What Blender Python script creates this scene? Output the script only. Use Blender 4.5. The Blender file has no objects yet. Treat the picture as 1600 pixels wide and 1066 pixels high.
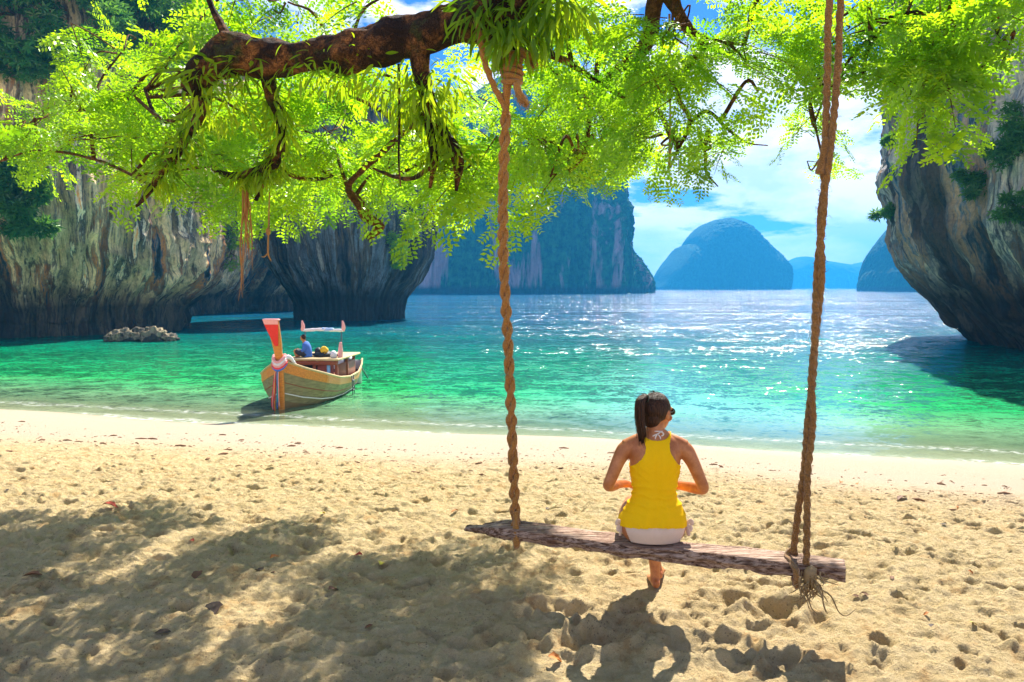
import bpy, bmesh, math, random
import numpy as np
from mathutils import Vector, Matrix

rad = math.radians
SC = bpy.context.scene
COL = SC.collection
RNG = np.random.RandomState(11)
random.seed(7)

# ------------------------------------------------------------------ camera, light, exposure
CAM_Z, FPX, PITCH = 3.4, 1200.0, rad(4.0)
SUN_AZ, SUN_EL = rad(21), rad(47)
cam_d = bpy.data.cameras.new('camera')
cam_d.sensor_width = 36.0
cam_d.lens = 27.0
cam_d.clip_start = 0.05
cam_d.clip_end = 30000
cam = bpy.data.objects.new('camera', cam_d)
COL.objects.link(cam)
cam.location = (0, 0, CAM_Z)
cam.rotation_euler = (rad(90) - PITCH, 0, 0)
SC.camera = cam

sun_d = bpy.data.lights.new('sun', 'SUN')
sun_d.energy = 5.0
sun_d.angle = rad(0.5)
sun_d.color = (1.0, 0.93, 0.82)
sun = bpy.data.objects.new('sun', sun_d)
COL.objects.link(sun)
sd = Vector((math.sin(SUN_AZ) * math.cos(SUN_EL), math.cos(SUN_AZ) * math.cos(SUN_EL), math.sin(SUN_EL)))
sun.rotation_euler = sd.to_track_quat('Z', 'Y').to_euler()

SC.view_settings.view_transform = 'Standard'
SC.view_settings.look = 'None'
SC.view_settings.exposure = 1.36
SC.view_settings.gamma = 1.0
SC.view_settings.use_curve_mapping = False
SC.cycles.use_denoising = True
SC.cycles.max_bounces = 8
SC.cycles.transparent_max_bounces = 12
SC.cycles.volume_bounces = 1
SC.cycles.sample_clamp_indirect = 6.0


# ------------------------------------------------------------------ node helper
class NT:
    def __init__(s, tree):
        s.t = tree
        s.n = tree.nodes
        s.l = tree.links

    def add(s, kind, **kw):
        nd = s.n.new(kind)
        for k, v in kw.items():
            setattr(nd, k, v)
        return nd

    def put(s, sock, v):
        if v is None:
            return
        if isinstance(v, bpy.types.NodeSocket):
            s.l.new(v, sock)
        else:
            sock.default_value = v

    def math(s, op, a, b=None, c=None, clamp=False):
        nd = s.add('ShaderNodeMath', operation=op)
        nd.use_clamp = clamp
        s.put(nd.inputs[0], a); s.put(nd.inputs[1], b)
        if c is not None:
            s.put(nd.inputs[2], c)
        return nd.outputs[0]

    def vmath(s, op, a, b=None):
        nd = s.add('ShaderNodeVectorMath', operation=op)
        s.put(nd.inputs[0], a); s.put(nd.inputs[1], b)
        return nd.outputs[0]

    def mix(s, f, a, b, mode='MIX'):
        nd = s.add('ShaderNodeMix', data_type='RGBA', blend_type=mode)
        s.put(nd.inputs[0], f)
        s.put(nd.inputs[6], a if not isinstance(a, tuple) else (*a, 1)[:4])
        s.put(nd.inputs[7], b if not isinstance(b, tuple) else (*b, 1)[:4])
        return nd.outputs[2]

    def noise(s, vec, scale, detail=4, rough=0.55, dist=0.0, col=False):
        nd = s.add('ShaderNodeTexNoise')
        s.put(nd.inputs['Vector'], vec)
        nd.inputs['Scale'].default_value = scale
        nd.inputs['Detail'].default_value = detail
        nd.inputs['Roughness'].default_value = rough
        nd.inputs['Distortion'].default_value = dist
        return nd.outputs['Color' if col else 'Fac']

    def voronoi(s, vec, scale, feature='F1', out='Distance'):
        nd = s.add('ShaderNodeTexVoronoi', feature=feature)
        s.put(nd.inputs['Vector'], vec)
        nd.inputs['Scale'].default_value = scale
        return nd.outputs[out]

    def ramp(s, f, stops, mode='LINEAR'):
        nd = s.add('ShaderNodeValToRGB')
        cr = nd.color_ramp
        cr.interpolation = mode
        while len(cr.elements) < len(stops):
            cr.elements.new(0.5)
        for e, (p, c) in zip(cr.elements, stops):
            e.position = p
            e.color = (*c, 1)[:4] if isinstance(c, tuple) else (c, c, c, 1)
        s.put(nd.inputs[0], f)
        return nd.outputs[0]

    def scale(s, vec, sx, sy, sz):
        return s.vmath('MULTIPLY', vec, (sx, sy, sz))

    def maprange(s, v, a, b, c=0.0, d=1.0):
        nd = s.add('ShaderNodeMapRange')
        s.put(nd.inputs[0], v)
        for i, x in enumerate((a, b, c, d)):
            nd.inputs[i + 1].default_value = x
        return nd.outputs[0]

    def bump(s, h, strength=0.5, dist=0.02, normal=None):
        nd = s.add('ShaderNodeBump')
        nd.inputs['Strength'].default_value = strength
        nd.inputs['Distance'].default_value = dist
        s.put(nd.inputs['Height'], h)
        if normal is not None:
            s.put(nd.inputs['Normal'], normal)
        return nd.outputs[0]


def mat(name):
    m = bpy.data.materials.new(name)
    m.use_nodes = True
    t = NT(m.node_tree)
    t.n.clear()
    t.out = t.add('ShaderNodeOutputMaterial')
    return m, t


def principled(t, color, rough=0.7, normal=None, spec=0.3, metal=0.0, **kw):
    b = t.add('ShaderNodeBsdfPrincipled')
    t.put(b.inputs['Base Color'], (*color, 1)[:4] if isinstance(color, tuple) else color)
    t.put(b.inputs['Roughness'], rough)
    t.put(b.inputs['Specular IOR Level'], spec)
    t.put(b.inputs['Metallic'], metal)
    if normal is not None:
        t.put(b.inputs['Normal'], normal)
    for k, v in kw.items():
        t.put(b.inputs[k.replace('_', ' ')], v)
    return b.outputs[0]


def simple_mat(name, color, rough=0.6, var=0.18, nscale=30.0, bump=0.3, bdist=0.004, spec=0.3, stretch=(1, 1, 1), sheen=None):
    m, t = mat(name)
    tc = t.add('ShaderNodeTexCoord').outputs['Object']
    v = t.scale(tc, *stretch)
    n = t.noise(v, nscale, 5, 0.6)
    c = t.mix(n, tuple(x * (1 - var) for x in color), tuple(min(1, x * (1 + var)) for x in color))
    t.l.new(principled(t, c, rough, t.bump(n, bump, bdist), spec), t.out.inputs[0])
    return m


# ------------------------------------------------------------------ world
wd = bpy.data.worlds.new('World')
SC.world = wd
wd.use_nodes = True
w = NT(wd.node_tree)
w.n.clear()
wo = w.add('ShaderNodeOutputWorld')
bg = w.add('ShaderNodeBackground')
bg.inputs['Strength'].default_value = 0.057
sky = w.add('ShaderNodeTexSky', sky_type='NISHITA')
sky.sun_disc = False
sky.sun_elevation = SUN_EL
sky.sun_rotation = SUN_AZ
sky.air_density = 1.0
sky.dust_density = 0.35
sky.ozone_density = 3.0
dirv = w.add('ShaderNodeTexCoord').outputs['Generated']
sep = w.add('ShaderNodeSeparateXYZ')
w.l.new(dirv, sep.inputs[0])
zc = w.math('MAXIMUM', sep.outputs[2], 0.0)
inv = w.math('DIVIDE', 1.0, w.math('ADD', zc, 0.16))
cmb = w.add('ShaderNodeCombineXYZ')
w.put(cmb.inputs[0], w.math('MULTIPLY', sep.outputs[0], inv))
w.put(cmb.inputs[1], w.math('MULTIPLY', sep.outputs[1], inv))
w.put(cmb.inputs[2], 3.7)
n1 = w.noise(cmb.outputs[0], 1.15, 9, 0.6, 0.25)
dir2 = w.scale(dirv, 1, 1, 2.6)
n2 = w.noise(dir2, 5.2, 8, 0.58, 0.15)
cov = w.math('ADD', w.math('MULTIPLY', n1, 0.45), w.math('MULTIPLY', n2, 0.55))
low = w.maprange(sep.outputs[2], 0.0, 0.42, 0.075, -0.03)
cl = w.maprange(w.math('ADD', cov, low), 0.465, 0.515)
shade = w.noise(w.vmath('ADD', dir2, (0.03, 0.02, 0.08)), 5.2, 8, 0.6, 0.15)
ccol = w.mix(w.maprange(shade, 0.42, 0.6), (12.4, 11.7, 11.6), (7.0, 7.9, 9.8))
blue = w.mix(0.86, sky.outputs[0], (0.06, 0.34, 1.0), 'MULTIPLY')
skyc = w.mix(w.math('MULTIPLY', cl, 0.93), blue, ccol)
w.l.new(skyc, bg.inputs[0])
w.l.new(bg.outputs[0], wo.inputs[0])


# ------------------------------------------------------------------ geometry helpers
def P(px, py, Y):
    """world point seen at pixel (px,py) of the 1600x1066 photograph, Y metres ahead"""
    cx, cy = (px - 800) / FPX, -(py - 533) / FPX
    d = Vector((cx, math.cos(PITCH) + cy * math.sin(PITCH), -math.sin(PITCH) + cy * math.cos(PITCH)))
    d *= Y / d.y
    return Vector((d.x, d.y, d.z + CAM_Z))


def tag(o, label=None, cat=None, group=None, kind=None):
    if label: o['label'] = label
    if cat: o['category'] = cat
    if group: o['group'] = group
    if kind: o['kind'] = kind
    return o


def empty(name, loc=(0, 0, 0)):
    o = bpy.data.objects.new(name, None)
    o.location = loc
    o.empty_display_size = 0.2
    COL.objects.link(o)
    return o


def link(name, me, parent=None, m=None, smooth=True):
    o = bpy.data.objects.new(name, me)
    COL.objects.link(o)
    if parent is not None:
        o.parent = parent
        # children are modelled in world coordinates
        o.matrix_parent_inverse = parent_world_inv(parent)
    if m is not None and len(me.materials) == 0:
        me.materials.append(m)
    return o


def parent_world_inv(p):
    M = Matrix.Identity(4)
    q = p
    chain = []
    while q is not None:
        chain.append(q)
        q = q.parent
    for q in reversed(chain):
        M = M @ q.matrix_parent_inverse @ q.matrix_basis if q.parent is not None else q.matrix_basis.copy()
    return M.inverted()


def np_mesh(name, V, F, smooth=True, colors=None):
    """V (n,3), F (m,k) all faces with the same k"""
    V = np.ascontiguousarray(V, dtype=np.float32)
    F = np.ascontiguousarray(F, dtype=np.int32)
    me = bpy.data.meshes.new(name)
    me.vertices.add(len(V))
    me.vertices.foreach_set('co', V.ravel())
    k = F.shape[1]
    me.loops.add(F.size)
    me.loops.foreach_set('vertex_index', F.ravel())
    me.polygons.add(len(F))
    me.polygons.foreach_set('loop_start', np.arange(0, F.size, k, dtype=np.int32))
    me.polygons.foreach_set('use_smooth', np.full(len(F), smooth, dtype=bool))
    me.update(calc_edges=True)
    if colors is not None:
        for nm, arr in colors.items():
            a = me.attributes.new(nm, 'FLOAT', 'POINT')
            a.data.foreach_set('value', np.ascontiguousarray(arr, dtype=np.float32).ravel())
    return me


def grid_faces(nu, nv, wrap_u=False):
    """vertex index = i*nv + j"""
    iu = np.arange(nu if wrap_u else nu - 1)
    jv = np.arange(nv - 1)
    I, J = np.meshgrid(iu, jv, indexing='ij')
    I2 = (I + 1) % nu
    return np.stack([I * nv + J, I2 * nv + J, I2 * nv + J + 1, I * nv + J + 1], -1).reshape(-1, 4)


_perm = np.random.RandomState(5).permutation(256)
_perm = np.concatenate([_perm, _perm, _perm])
_g3 = np.random.RandomState(6).normal(size=(256, 3))
_g3 /= np.linalg.norm(_g3, axis=1)[:, None]


def pnoise(x, y, z=None):
    """gradient noise, about -0.7..0.7"""
    x = np.asarray(x, float); y = np.asarray(y, float)
    z = np.zeros_like(x) if z is None else np.asarray(z, float) + np.zeros_like(x)
    xi, yi, zi = np.floor(x).astype(int), np.floor(y).astype(int), np.floor(z).astype(int)
    xf, yf, zf = x - xi, y - yi, z - zi
    u, v, s = (t * t * t * (t * (t * 6 - 15) + 10) for t in (xf, yf, zf))
    xi &= 255; yi &= 255; zi &= 255
    res = 0
    for dx in (0, 1):
        for dy in (0, 1):
            for dz in (0, 1):
                h = _perm[_perm[_perm[(xi + dx) & 255] + ((yi + dy) & 255)] + ((zi + dz) & 255)]
                g = _g3[h]
                d = g[..., 0] * (xf - dx) + g[..., 1] * (yf - dy) + g[..., 2] * (zf - dz)
                res = res + d * (u if dx else 1 - u) * (v if dy else 1 - v) * (s if dz else 1 - s)
    return res


def fbm(x, y, z=None, oct=4, gain=0.5, lac=2.03, ridged=False):
    a, f, r = 1.0, 1.0, 0
    for k in range(oct):
        n = pnoise(x * f + 17.1 * k, y * f - 9.3 * k, None if z is None else z * f + 5.7 * k)
        if ridged:
            n = 0.5 - np.abs(n) * 1.6
        r = r + a * n
        a *= gain; f *= lac
    return r


def sstep(a, b, x):
    t = np.clip((x - a) / (b - a), 0, 1)
    return t * t * (3 - 2 * t)


def catmull(pts, n):
    """resample list of tuples/vectors (any dimension) to n points with a Catmull-Rom spline"""
    A = np.array([tuple(p) for p in pts], float)
    A = np.vstack([2 * A[0] - A[1], A, 2 * A[-1] - A[-2]])
    m = len(A) - 3
    seg = np.linalg.norm(np.diff(A[1:-1, :3], axis=0), axis=1) + 1e-6
    cum = np.concatenate([[0], np.cumsum(seg)])
    s = np.linspace(0, cum[-1], n)
    k = np.clip(np.searchsorted(cum, s, side='right') - 1, 0, m - 1)
    t = ((s - cum[k]) / seg[k])[:, None]
    p0, p1, p2, p3 = A[k], A[k + 1], A[k + 2], A[k + 3]
    return 0.5 * (2 * p1 + (p2 - p0) * t + (2 * p0 - 5 * p1 + 4 * p2 - p3) * t ** 2 + (3 * p1 - p0 - 3 * p2 + p3) * t ** 3)


def frames(C):
    T = np.gradient(C, axis=0)
    T /= np.linalg.norm(T, axis=1)[:, None] + 1e-9
    up = np.array([0, 0, 1.0]) if abs(T[0][2]) < 0.9 else np.array([1.0, 0, 0])
    N = np.zeros_like(C)
    n = np.cross(T[0], up); n /= np.linalg.norm(n)
    for i in range(len(C)):
        n = n - T[i] * n.dot(T[i])
        n /= np.linalg.norm(n) + 1e-9
        N[i] = n
    B = np.cross(T, N)
    return T, N, B


def tube_vf(C, R, sides=10, twist=0.0, shape=None, base=0, noise_amp=0.0, noise_scale=1.0):
    """C (n,3), R (n,) or (n,2). returns V,F(quads); ends closed by a shrunk ring"""
    C = np.asarray(C, float)
    R = np.asarray(R, float)
    if R.ndim == 1:
        R = np.stack([R, R], 1)
    C2 = np.vstack([C[:1], C, C[-1:]])
    R2 = np.vstack([R[:1] * 0.02, R, R[-1:] * 0.02])
    T, N, B = frames(C)
    N = np.vstack([N[:1], N, N[-1:]]); B = np.vstack([B[:1], B, B[-1:]])
    th = np.linspace(0, 2 * math.pi, sides, endpoint=False)
    n = len(C2)
    tw = np.linspace(0, twist, n)[:, None]
    TH = th[None, :] + tw
    s = np.ones_like(TH) if shape is None else shape(TH - tw, np.arange(n)[:, None])
    V = C2[:, None, :] + (N[:, None, :] * (np.cos(TH) * R2[:, :1] * s)[..., None] + B[:, None, :] * (np.sin(TH) * R2[:, 1:] * s)[..., None])
    if noise_amp:
        d = V - C2[:, None, :]
        k = 1 + noise_amp * fbm(V[..., 0] * noise_scale, V[..., 1] * noise_scale, V[..., 2] * noise_scale, 3)
        V = C2[:, None, :] + d * k[..., None]
    V = V.reshape(-1, 3)
    I, J = np.meshgrid(np.arange(n - 1), np.arange(sides), indexing='ij')
    J2 = (J + 1) % sides
    F = np.stack([I * sides + J, I * sides + J2, (I + 1) * sides + J2, (I + 1) * sides + J], -1).reshape(-1, 4) + base
    return V, F


class MB:
    """collects quads from many pieces into ONE mesh"""
    def __init__(s):
        s.V, s.F, s.n = [], [], 0

    def add(s, V, F):
        s.V.append(np.asarray(V, float)); s.F.append(np.asarray(F) + s.n); s.n += len(V)
        return s

    def tube(s, pts, radii, n=None, sides=10, **kw):
        pts = [tuple(p) for p in pts]
        if np.isscalar(radii):
            radii = [radii] * len(pts)
        if n:
            r2 = [tuple(np.atleast_1d(r)) for r in radii]
            A = catmull([p + r for p, r in zip(pts, r2)], n)
            C, R = A[:, :3], A[:, 3:]
            R = R[:, 0] if R.shape[1] == 1 else R
        else:
            C, R = np.array(pts, float), np.array(radii, float)
        return s.add(*tube_vf(C, R, sides, **kw))

    def box(s, c, size, M=None, bev=0.0):
        """box with chamfered vertical section as 3 nested rings, cheap and closed"""
        hx, hy, hz = (v / 2 for v in size)
        b = min(bev, hx * 0.9, hy * 0.9, hz * 0.9)
        rings = []
        for z, k in ((-hz, b), (-hz + b, 0), (hz - b, 0), (hz, b)) if b > 0 else ((-hz, 0), (hz, 0)):
            ax, ay = hx - k, hy - k
            if b > 0:
                r = [(-ax + b, -ay), (ax - b, -ay), (ax, -ay + b), (ax, ay - b), (ax - b, ay), (-ax + b, ay), (-ax, ay - b), (-ax, -ay + b)]
            else:
                r = [(-ax, -ay), (ax, -ay), (ax, ay), (-ax, ay)]
            rings.append([(x, y, z) for x, y in r])
        m = len(rings[0])
        rings = [[(0, 0, rings[0][0][2])] * m] + rings + [[(0, 0, rings[-1][0][2])] * m]
        V = np.array(rings, float).reshape(-1, 3)
        if M is not None:
            V = V @ np.array(M.to_3x3()).T
        V = V + np.array(c, float)
        n = len(rings)
        I, J = np.meshgrid(np.arange(n - 1), np.arange(m), indexing='ij')
        J2 = (J + 1) % m
        F = np.stack([I * m + J, I * m + J2, (I + 1) * m + J2, (I + 1) * m + J], -1).reshape(-1, 4)
        return s.add(V, F)

    def blob(s, c, r, nu=16, nv=10, amp=0.0, freq=1.0, M=None):
        u = np.linspace(0, 2 * math.pi, nu, endpoint=False)
        v = np.linspace(0.02, math.pi - 0.02, nv)
        U, W = np.meshgrid(u, v, indexing='ij')
        D = np.stack([np.cos(U) * np.sin(W), np.sin(U) * np.sin(W), np.cos(W)], -1)
        k = 1 + (amp * fbm(D[..., 0] * freq + c[0], D[..., 1] * freq + c[1], D[..., 2] * freq + c[2], 3) if amp else 0)
        V = D * np.array(r, float) * (k[..., None] if amp else 1)
        V = V.reshape(-1, 3)
        if M is not None:
            V = V @ np.array(M.to_3x3()).T
        return s.add(V + np.array(c, float), grid_faces(nu, nv, True))

    def mesh(s, name, smooth=True):
        return np_mesh(name, np.vstack(s.V), np.vstack(s.F), smooth)

    def build(s, name, m, parent=None, smooth=True):
        return link(name, s.mesh(name, smooth), parent, m)


# ------------------------------------------------------------------ haze
HX, HY0, HY1, HZ0, HZ1 = 1700, -150, 2450, -8, 150
hz = MB().box(((0), (HY0 + HY1) / 2, (HZ0 + HZ1) / 2), (2 * HX, HY1 - HY0, HZ1 - HZ0))
hm, t = mat('haze_air')
pv = t.add('ShaderNodeVolumePrincipled')
pv.inputs['Color'].default_value = (0.035, 0.37, 0.78, 1)
pv.inputs['Density'].default_value = 0.00052
pv.inputs['Anisotropy'].default_value = 0.25
t.l.new(pv.outputs[0], t.out.inputs['Volume'])
tag(hz.build('haze', hm, smooth=False), 'thin blue air over the bay that fades the far islands', 'haze', kind='stuff')


# ------------------------------------------------------------------ beach
def shore(x):
    x = np.asarray(x, float)
    return 17.3 - 0.27 * x + 2.0 * np.tanh(x / 60) * 0 + 0.25 * np.sin(x * 0.33 + 1.0) + 0.12 * np.sin(x * 0.9)


def beach_base(x, y):
    s = shore(np.clip(x, -60, 40)) - y
    a = 0.138 * s
    k = 0.25
    up = 1.475 + 0.004 * s
    h = np.clip(0.5 + 0.5 * (up - a) / k, 0, 1)
    z = up * (1 - h) + a * h - k * h * (1 - h)
    z = np.where(s < 0, 0.095 * s, z)
    return np.maximum(z, -3.5)


def graded(lo, hi, f0, f1, step, grow):
    mid = np.arange(f0, f1, step)
    out, s, x = [], step, f1
    while x < hi:
        out.append(x); s *= grow; x += s
    out.append(hi)
    left, s, x = [], step, f0 - step
    while x > lo:
        left.append(x); s *= grow; x -= s
    left.append(lo)
    return np.concatenate([left[::-1], mid, out])


gx = graded(-90, 90, -4.6, 4.6, 0.0145, 1.011)
gy = graded(-25, 60, 3.0, 8.2, 0.0135, 1.0085)
X, Y = np.meshgrid(gx, gy, indexing='ij')
Z = beach_base(X, Y)
s_ = shore(np.clip(X, -60, 40)) - Y
churn = sstep(5.6, 8.2, s_ + 0.8 * pnoise(X * 0.6, Y * 0.8)) * (Y > -20)
wet = sstep(0.0, 5.5, s_)
Z = Z + churn * (0.035 * fbm(X * 1.3, Y * 1.3, oct=2) + 0.045 * fbm(X * 4.3 + 0.5 * pnoise(X * 9, Y * 9), Y * 5.2, oct=3, ridged=True) + 0.030 * fbm(X * 11, Y * 14, oct=3) + 0.013 * fbm(X * 30, Y * 34, oct=2))
Z = Z + wet * (1 - churn) * (0.006 * fbm(X * 2.2, Y * 2.5, oct=3) + 0.003 * fbm(X * 14, Y * 14, oct=2))
# footprints and kicked-up clods
rng = np.random.RandomState(3)


def dent(cx, cy, L, W, ang, depth, rim):
    R = max(L, W) * 2.1
    i0, i1 = np.searchsorted(gx, [cx - R, cx + R]); j0, j1 = np.searchsorted(gy, [cy - R, cy + R])
    if i1 - i0 < 3 or j1 - j0 < 3:
        return
    x = X[i0:i1, j0:j1] - cx; y = Y[i0:i1, j0:j1] - cy
    wob = 1 + 0.35 * pnoise(x * 9 + cx * 3, y * 9 + cy * 3)
    a = (x * math.cos(ang) + y * math.sin(ang)) / L; b = (-x * math.sin(ang) + y * math.cos(ang)) / W
    r = np.sqrt(a * a + b * b) * wob
    Z[i0:i1, j0:j1] += -depth * (1 - sstep(0.25, 1.0, r)) + rim * np.exp(-((r - 1.15) / 0.22) ** 2)


for k in range(2400):
    cx, cy = rng.uniform(-7.5, 7.5), rng.uniform(2.2, 11.5)
    s0 = float(shore(cx)) - cy
    if s0 < 6.2 + rng.rand() * 1.6:
        continue
    d = rng.rand() ** 1.4 * 0.05 + 0.012
    dent(cx, cy, rng.uniform(0.05, 0.17), rng.uniform(0.03, 0.085), rng.uniform(0, 3.14), d, d * rng.uniform(0.0, 0.4))
# bigger hollows and mounds close to the swing
for (px, py, Yd, L, W, a, d, r) in ((960, 985, 4.0, .2, .11, .3, .05, .03), (1150, 930, 4.4, .25, .12, .1, .06, .035), (1210, 945, 4.25, .2, .12, .4, .06, .05),
                                    (930, 1000, 3.9, .2, .12, .2, .07, .05), (880, 950, 4.3, .2, .1, 2.8, .05, .03), (1100, 1010, 3.85, .24, .13, .2, .05, .04)):
    p = P(px, py, Yd)
    dent(p.x, p.y, L, W, a, d, r)

# the sand she has trodden level under her feet
lev = np.exp(-(((X - 0.93) / 0.20) ** 2 + ((Y - 4.62) / 0.22) ** 2) ** 2)
Z = Z * (1 - lev) + (1.533 + 0.006 * fbm(X * 20, Y * 20, oct=2)) * lev
V = np.stack([X, Y, Z], -1).reshape(-1, 3)
me = np_mesh('beach_sand', V, grid_faces(len(gx), len(gy)))
sm, t = mat('sand')
geo = t.add('ShaderNodeNewGeometry').outputs['Position']
sp = t.add('ShaderNodeSeparateXYZ'); t.l.new(geo, sp.inputs[0])
n_big = t.noise(geo, 1.3, 5, 0.6)
n_mid = t.noise(geo, 11, 8, 0.75)
n_fine = t.noise(geo, 260, 3, 0.7)
c = t.mix(n_big, (0.51, 0.365, 0.155), (0.66, 0.505, 0.25))
c = t.mix(t.maprange(n_mid, 0.35, 0.7), c, (0.72, 0.58, 0.34))
c = t.mix(t.math('MULTIPLY', t.maprange(t.noise(geo, 5.5, 6, 0.7), 0.54, 0.64), 0.6), c, (0.46, 0.25, 0.07))
# pale washed strand nearer the water, damp line at the edge
hz_ = sp.outputs[2]
strand = t.maprange(hz_, 1.25, 0.75)
c = t.mix(strand, c, (0.56, 0.45, 0.32))
grain = t.ramp(n_fine, [(0.3, (0.62, 0.55, 0.5)), (0.5, (1, 1, 1)), (0.72, (1.12, 1.1, 1.05))])
c = t.mix(0.8, c, grain, 'MULTIPLY')
spk = t.voronoi(geo, 42)
spn = t.noise(geo, 3.0, 3)
specks = t.math('MULTIPLY', t.math('LESS_THAN', spk, 0.20), t.math('GREATER_THAN', spn, 0.47))
c = t.mix(t.math('MULTIPLY', specks, 0.55), c, (0.22, 0.13, 0.07))
damp = t.maprange(hz_, 0.20, 0.02)
c = t.mix(t.math('MULTIPLY', damp, 0.45), c, (0.50, 0.40, 0.25))
hgt = t.math('ADD', t.math('MULTIPLY', n_fine, 0.25), n_mid)
hgt = t.math('ADD', hgt, t.math('MULTIPLY', t.noise(geo, 45, 4, 0.7), 0.6))
nrm = t.bump(hgt, 1.0, 0.045)
rgh = t.maprange(hz_, 0.02, 0.25, 0.45, 0.95)
t.l.new(principled(t, c, rgh, nrm, 0.25), t.out.inputs[0])
tag(link('beach_sand', me, None, sm), 'pale churned sand beach sloping down to the green water', 'beach', kind='structure')

# far ground below the sea, out to the end of the air
sea_m = simple_mat('sea_bed_sand', (0.42, 0.38, 0.25), nscale=0.2)
tag(MB().box((0, 1150, -5.5), (3380, 2580, 1.0)).build('sea_bed', sea_m, smooth=False), 'sandy sea bed far below the bay water', 'sea bed', kind='structure')

# ------------------------------------------------------------------ water
wy = graded(9.0, 2430, 12, 30, 0.5, 1.06)
wx = graded(-1680, 1680, -30, 30, 0.8, 1.06)
Xw, Yw = np.meshgrid(wx, wy, indexing='ij')
me = np_mesh('bay_water', np.stack([Xw, Yw, 0 * Xw], -1).reshape(-1, 3), grid_faces(len(wx), len(wy)))
wm, t = mat('bay_water')
geo = t.add('ShaderNodeNewGeometry').outputs['Position']
sp = t.add('ShaderNodeSeparateXYZ'); t.l.new(geo, sp.inputs[0])
x_, y_ = sp.outputs[0], sp.outputs[1]
off = t.math('SUBTRACT', y_, t.math('SUBTRACT', 17.3, t.math('MULTIPLY', x_, 0.27)))
wob = t.math('MULTIPLY', t.math('SUBTRACT', t.noise(t.scale(geo, 0.35, 1, 1), 0.16, 3), 0.5), 5.0)
offn = t.math('ADD', off, t.math('MULTIPLY', wob, t.maprange(off, 1.0, 12.0)))
# body colour by depth: pale sand green, emerald, teal, deep blue
dep = t.math('DIVIDE', t.math('LOGARITHM', t.math('ADD', t.math('MAXIMUM', offn, 0.0), 1.0), math.e), 7.0)
body = t.ramp(dep, [(0.0, (0.52, 0.52, 0.28)), (0.20, (0.28, 0.56, 0.28)), (0.30, (0.02, 0.44, 0.12)), (0.41, (0.0, 0.26, 0.11)),
                    (0.50, (0.0, 0.12, 0.13)), (0.60, (0.0, 0.075, 0.18)), (1.0, (0.0, 0.055, 0.19))])
# pale aqua right of the middle: the sky's reflection painted into the body colour
sky_sheen = t.math('MULTIPLY', t.maprange(t.math('ADD', x_, t.math('MULTIPLY', wob, 0.5)), -1.5, 3.0), t.maprange(t.math('SUBTRACT', y_, t.math('MULTIPLY', x_, 1.2)), 30.0, 12.0))
sky_sheen = t.math('MULTIPLY', sky_sheen, t.maprange(t.math('SUBTRACT', x_, t.math('ADD', 5.0, t.math('MULTIPLY', wob, 0.35))), 4.2, 1.2))  # fades out on the right, painting in the cliff's dark reflection
body = t.mix(t.math('MULTIPLY', sky_sheen, 0.75), body, (0.14, 0.50, 0.50))
patch = t.maprange(t.noise(t.scale(geo, 0.5, 1.2, 1), 0.35, 4), 0.4, 0.66)
body = t.mix(t.math('MULTIPLY', patch, 0.3), body, (0.0, 0.22, 0.11))
# ripples
w1 = t.noise(t.scale(geo, 0.5, 1.0, 1), 3.6, 4, 0.62, 0.4)
w2 = t.noise(t.scale(geo, 0.6, 1.0, 1), 0.7, 3, 0.55, 0.3)
w3 = t.noise(t.scale(geo, 0.45, 1.0, 1), 0.16, 3, 0.5)
gust = t.maprange(t.noise(t.scale(geo, 0.35, 1.3, 1), 0.09, 4, 0.65), 0.38, 0.62, 0.45, 1.35)
near = t.math('MULTIPLY', t.maprange(off, 0.0, 30.0, 0.22, 1.1), gust)
h = t.math('ADD', t.math('MULTIPLY', w1, 0.42), t.math('ADD', t.math('MULTIPLY', w2, 0.95), t.math('MULTIPLY', w3, 1.8)))
h = t.math('MULTIPLY', h, near)
def slopes(sc, k, sx=0.72, det=3, rough=0.6):
    cn = t.noise(t.scale(geo, sx, 1.0, 1), sc, det, rough, 0.3, col=True)
    return t.vmath('MULTIPLY', t.vmath('SUBTRACT', cn, (0.5, 0.5, 0.5)), (k * 0.8, k, 0))
sl = t.vmath('ADD', slopes(2.6, 1.9), t.vmath('ADD', slopes(0.7, 1.3), slopes(11.0, 1.7, 0.8)))
sc_ = t.add('ShaderNodeVectorMath', operation='SCALE'); t.put(sc_.inputs[0], sl); t.put(sc_.inputs['Scale'], near)
nrm = t.vmath('NORMALIZE', t.vmath('ADD', sc_.outputs[0], (0, 0, 1)))
diff = t.add('ShaderNodeBsdfDiffuse'); t.put(diff.inputs[0], body)
t.put(diff.inputs[2], nrm)
tr = t.add('ShaderNodeBsdfTransparent'); tr.inputs[0].default_value = (0.80, 0.96, 0.88, 1)
ms = t.add('ShaderNodeMixShader')
t.put(ms.inputs[0], t.maprange(offn, 0.0, 5.5, 0.03, 0.97))
t.l.new(tr.outputs[0], ms.inputs[1]); t.l.new(diff.outputs[0], ms.inputs[2])
gl = t.add('ShaderNodeBsdfGlossy'); gl.inputs['Roughness'].default_value = 0.11
t.put(gl.inputs['Normal'], nrm)
fr = t.add('ShaderNodeFresnel'); fr.inputs[0].default_value = 1.33; t.put(fr.inputs['Normal'], nrm)
ms2 = t.add('ShaderNodeMixShader')
t.put(ms2.inputs[0], t.math('MULTIPLY', fr.outputs[0], t.maprange(off, -0.3, 2.5, 0.25, 1.0)))
t.l.new(ms.outputs[0], ms2.inputs[1]); t.l.new(gl.outputs[0], ms2.inputs[2])
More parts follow.
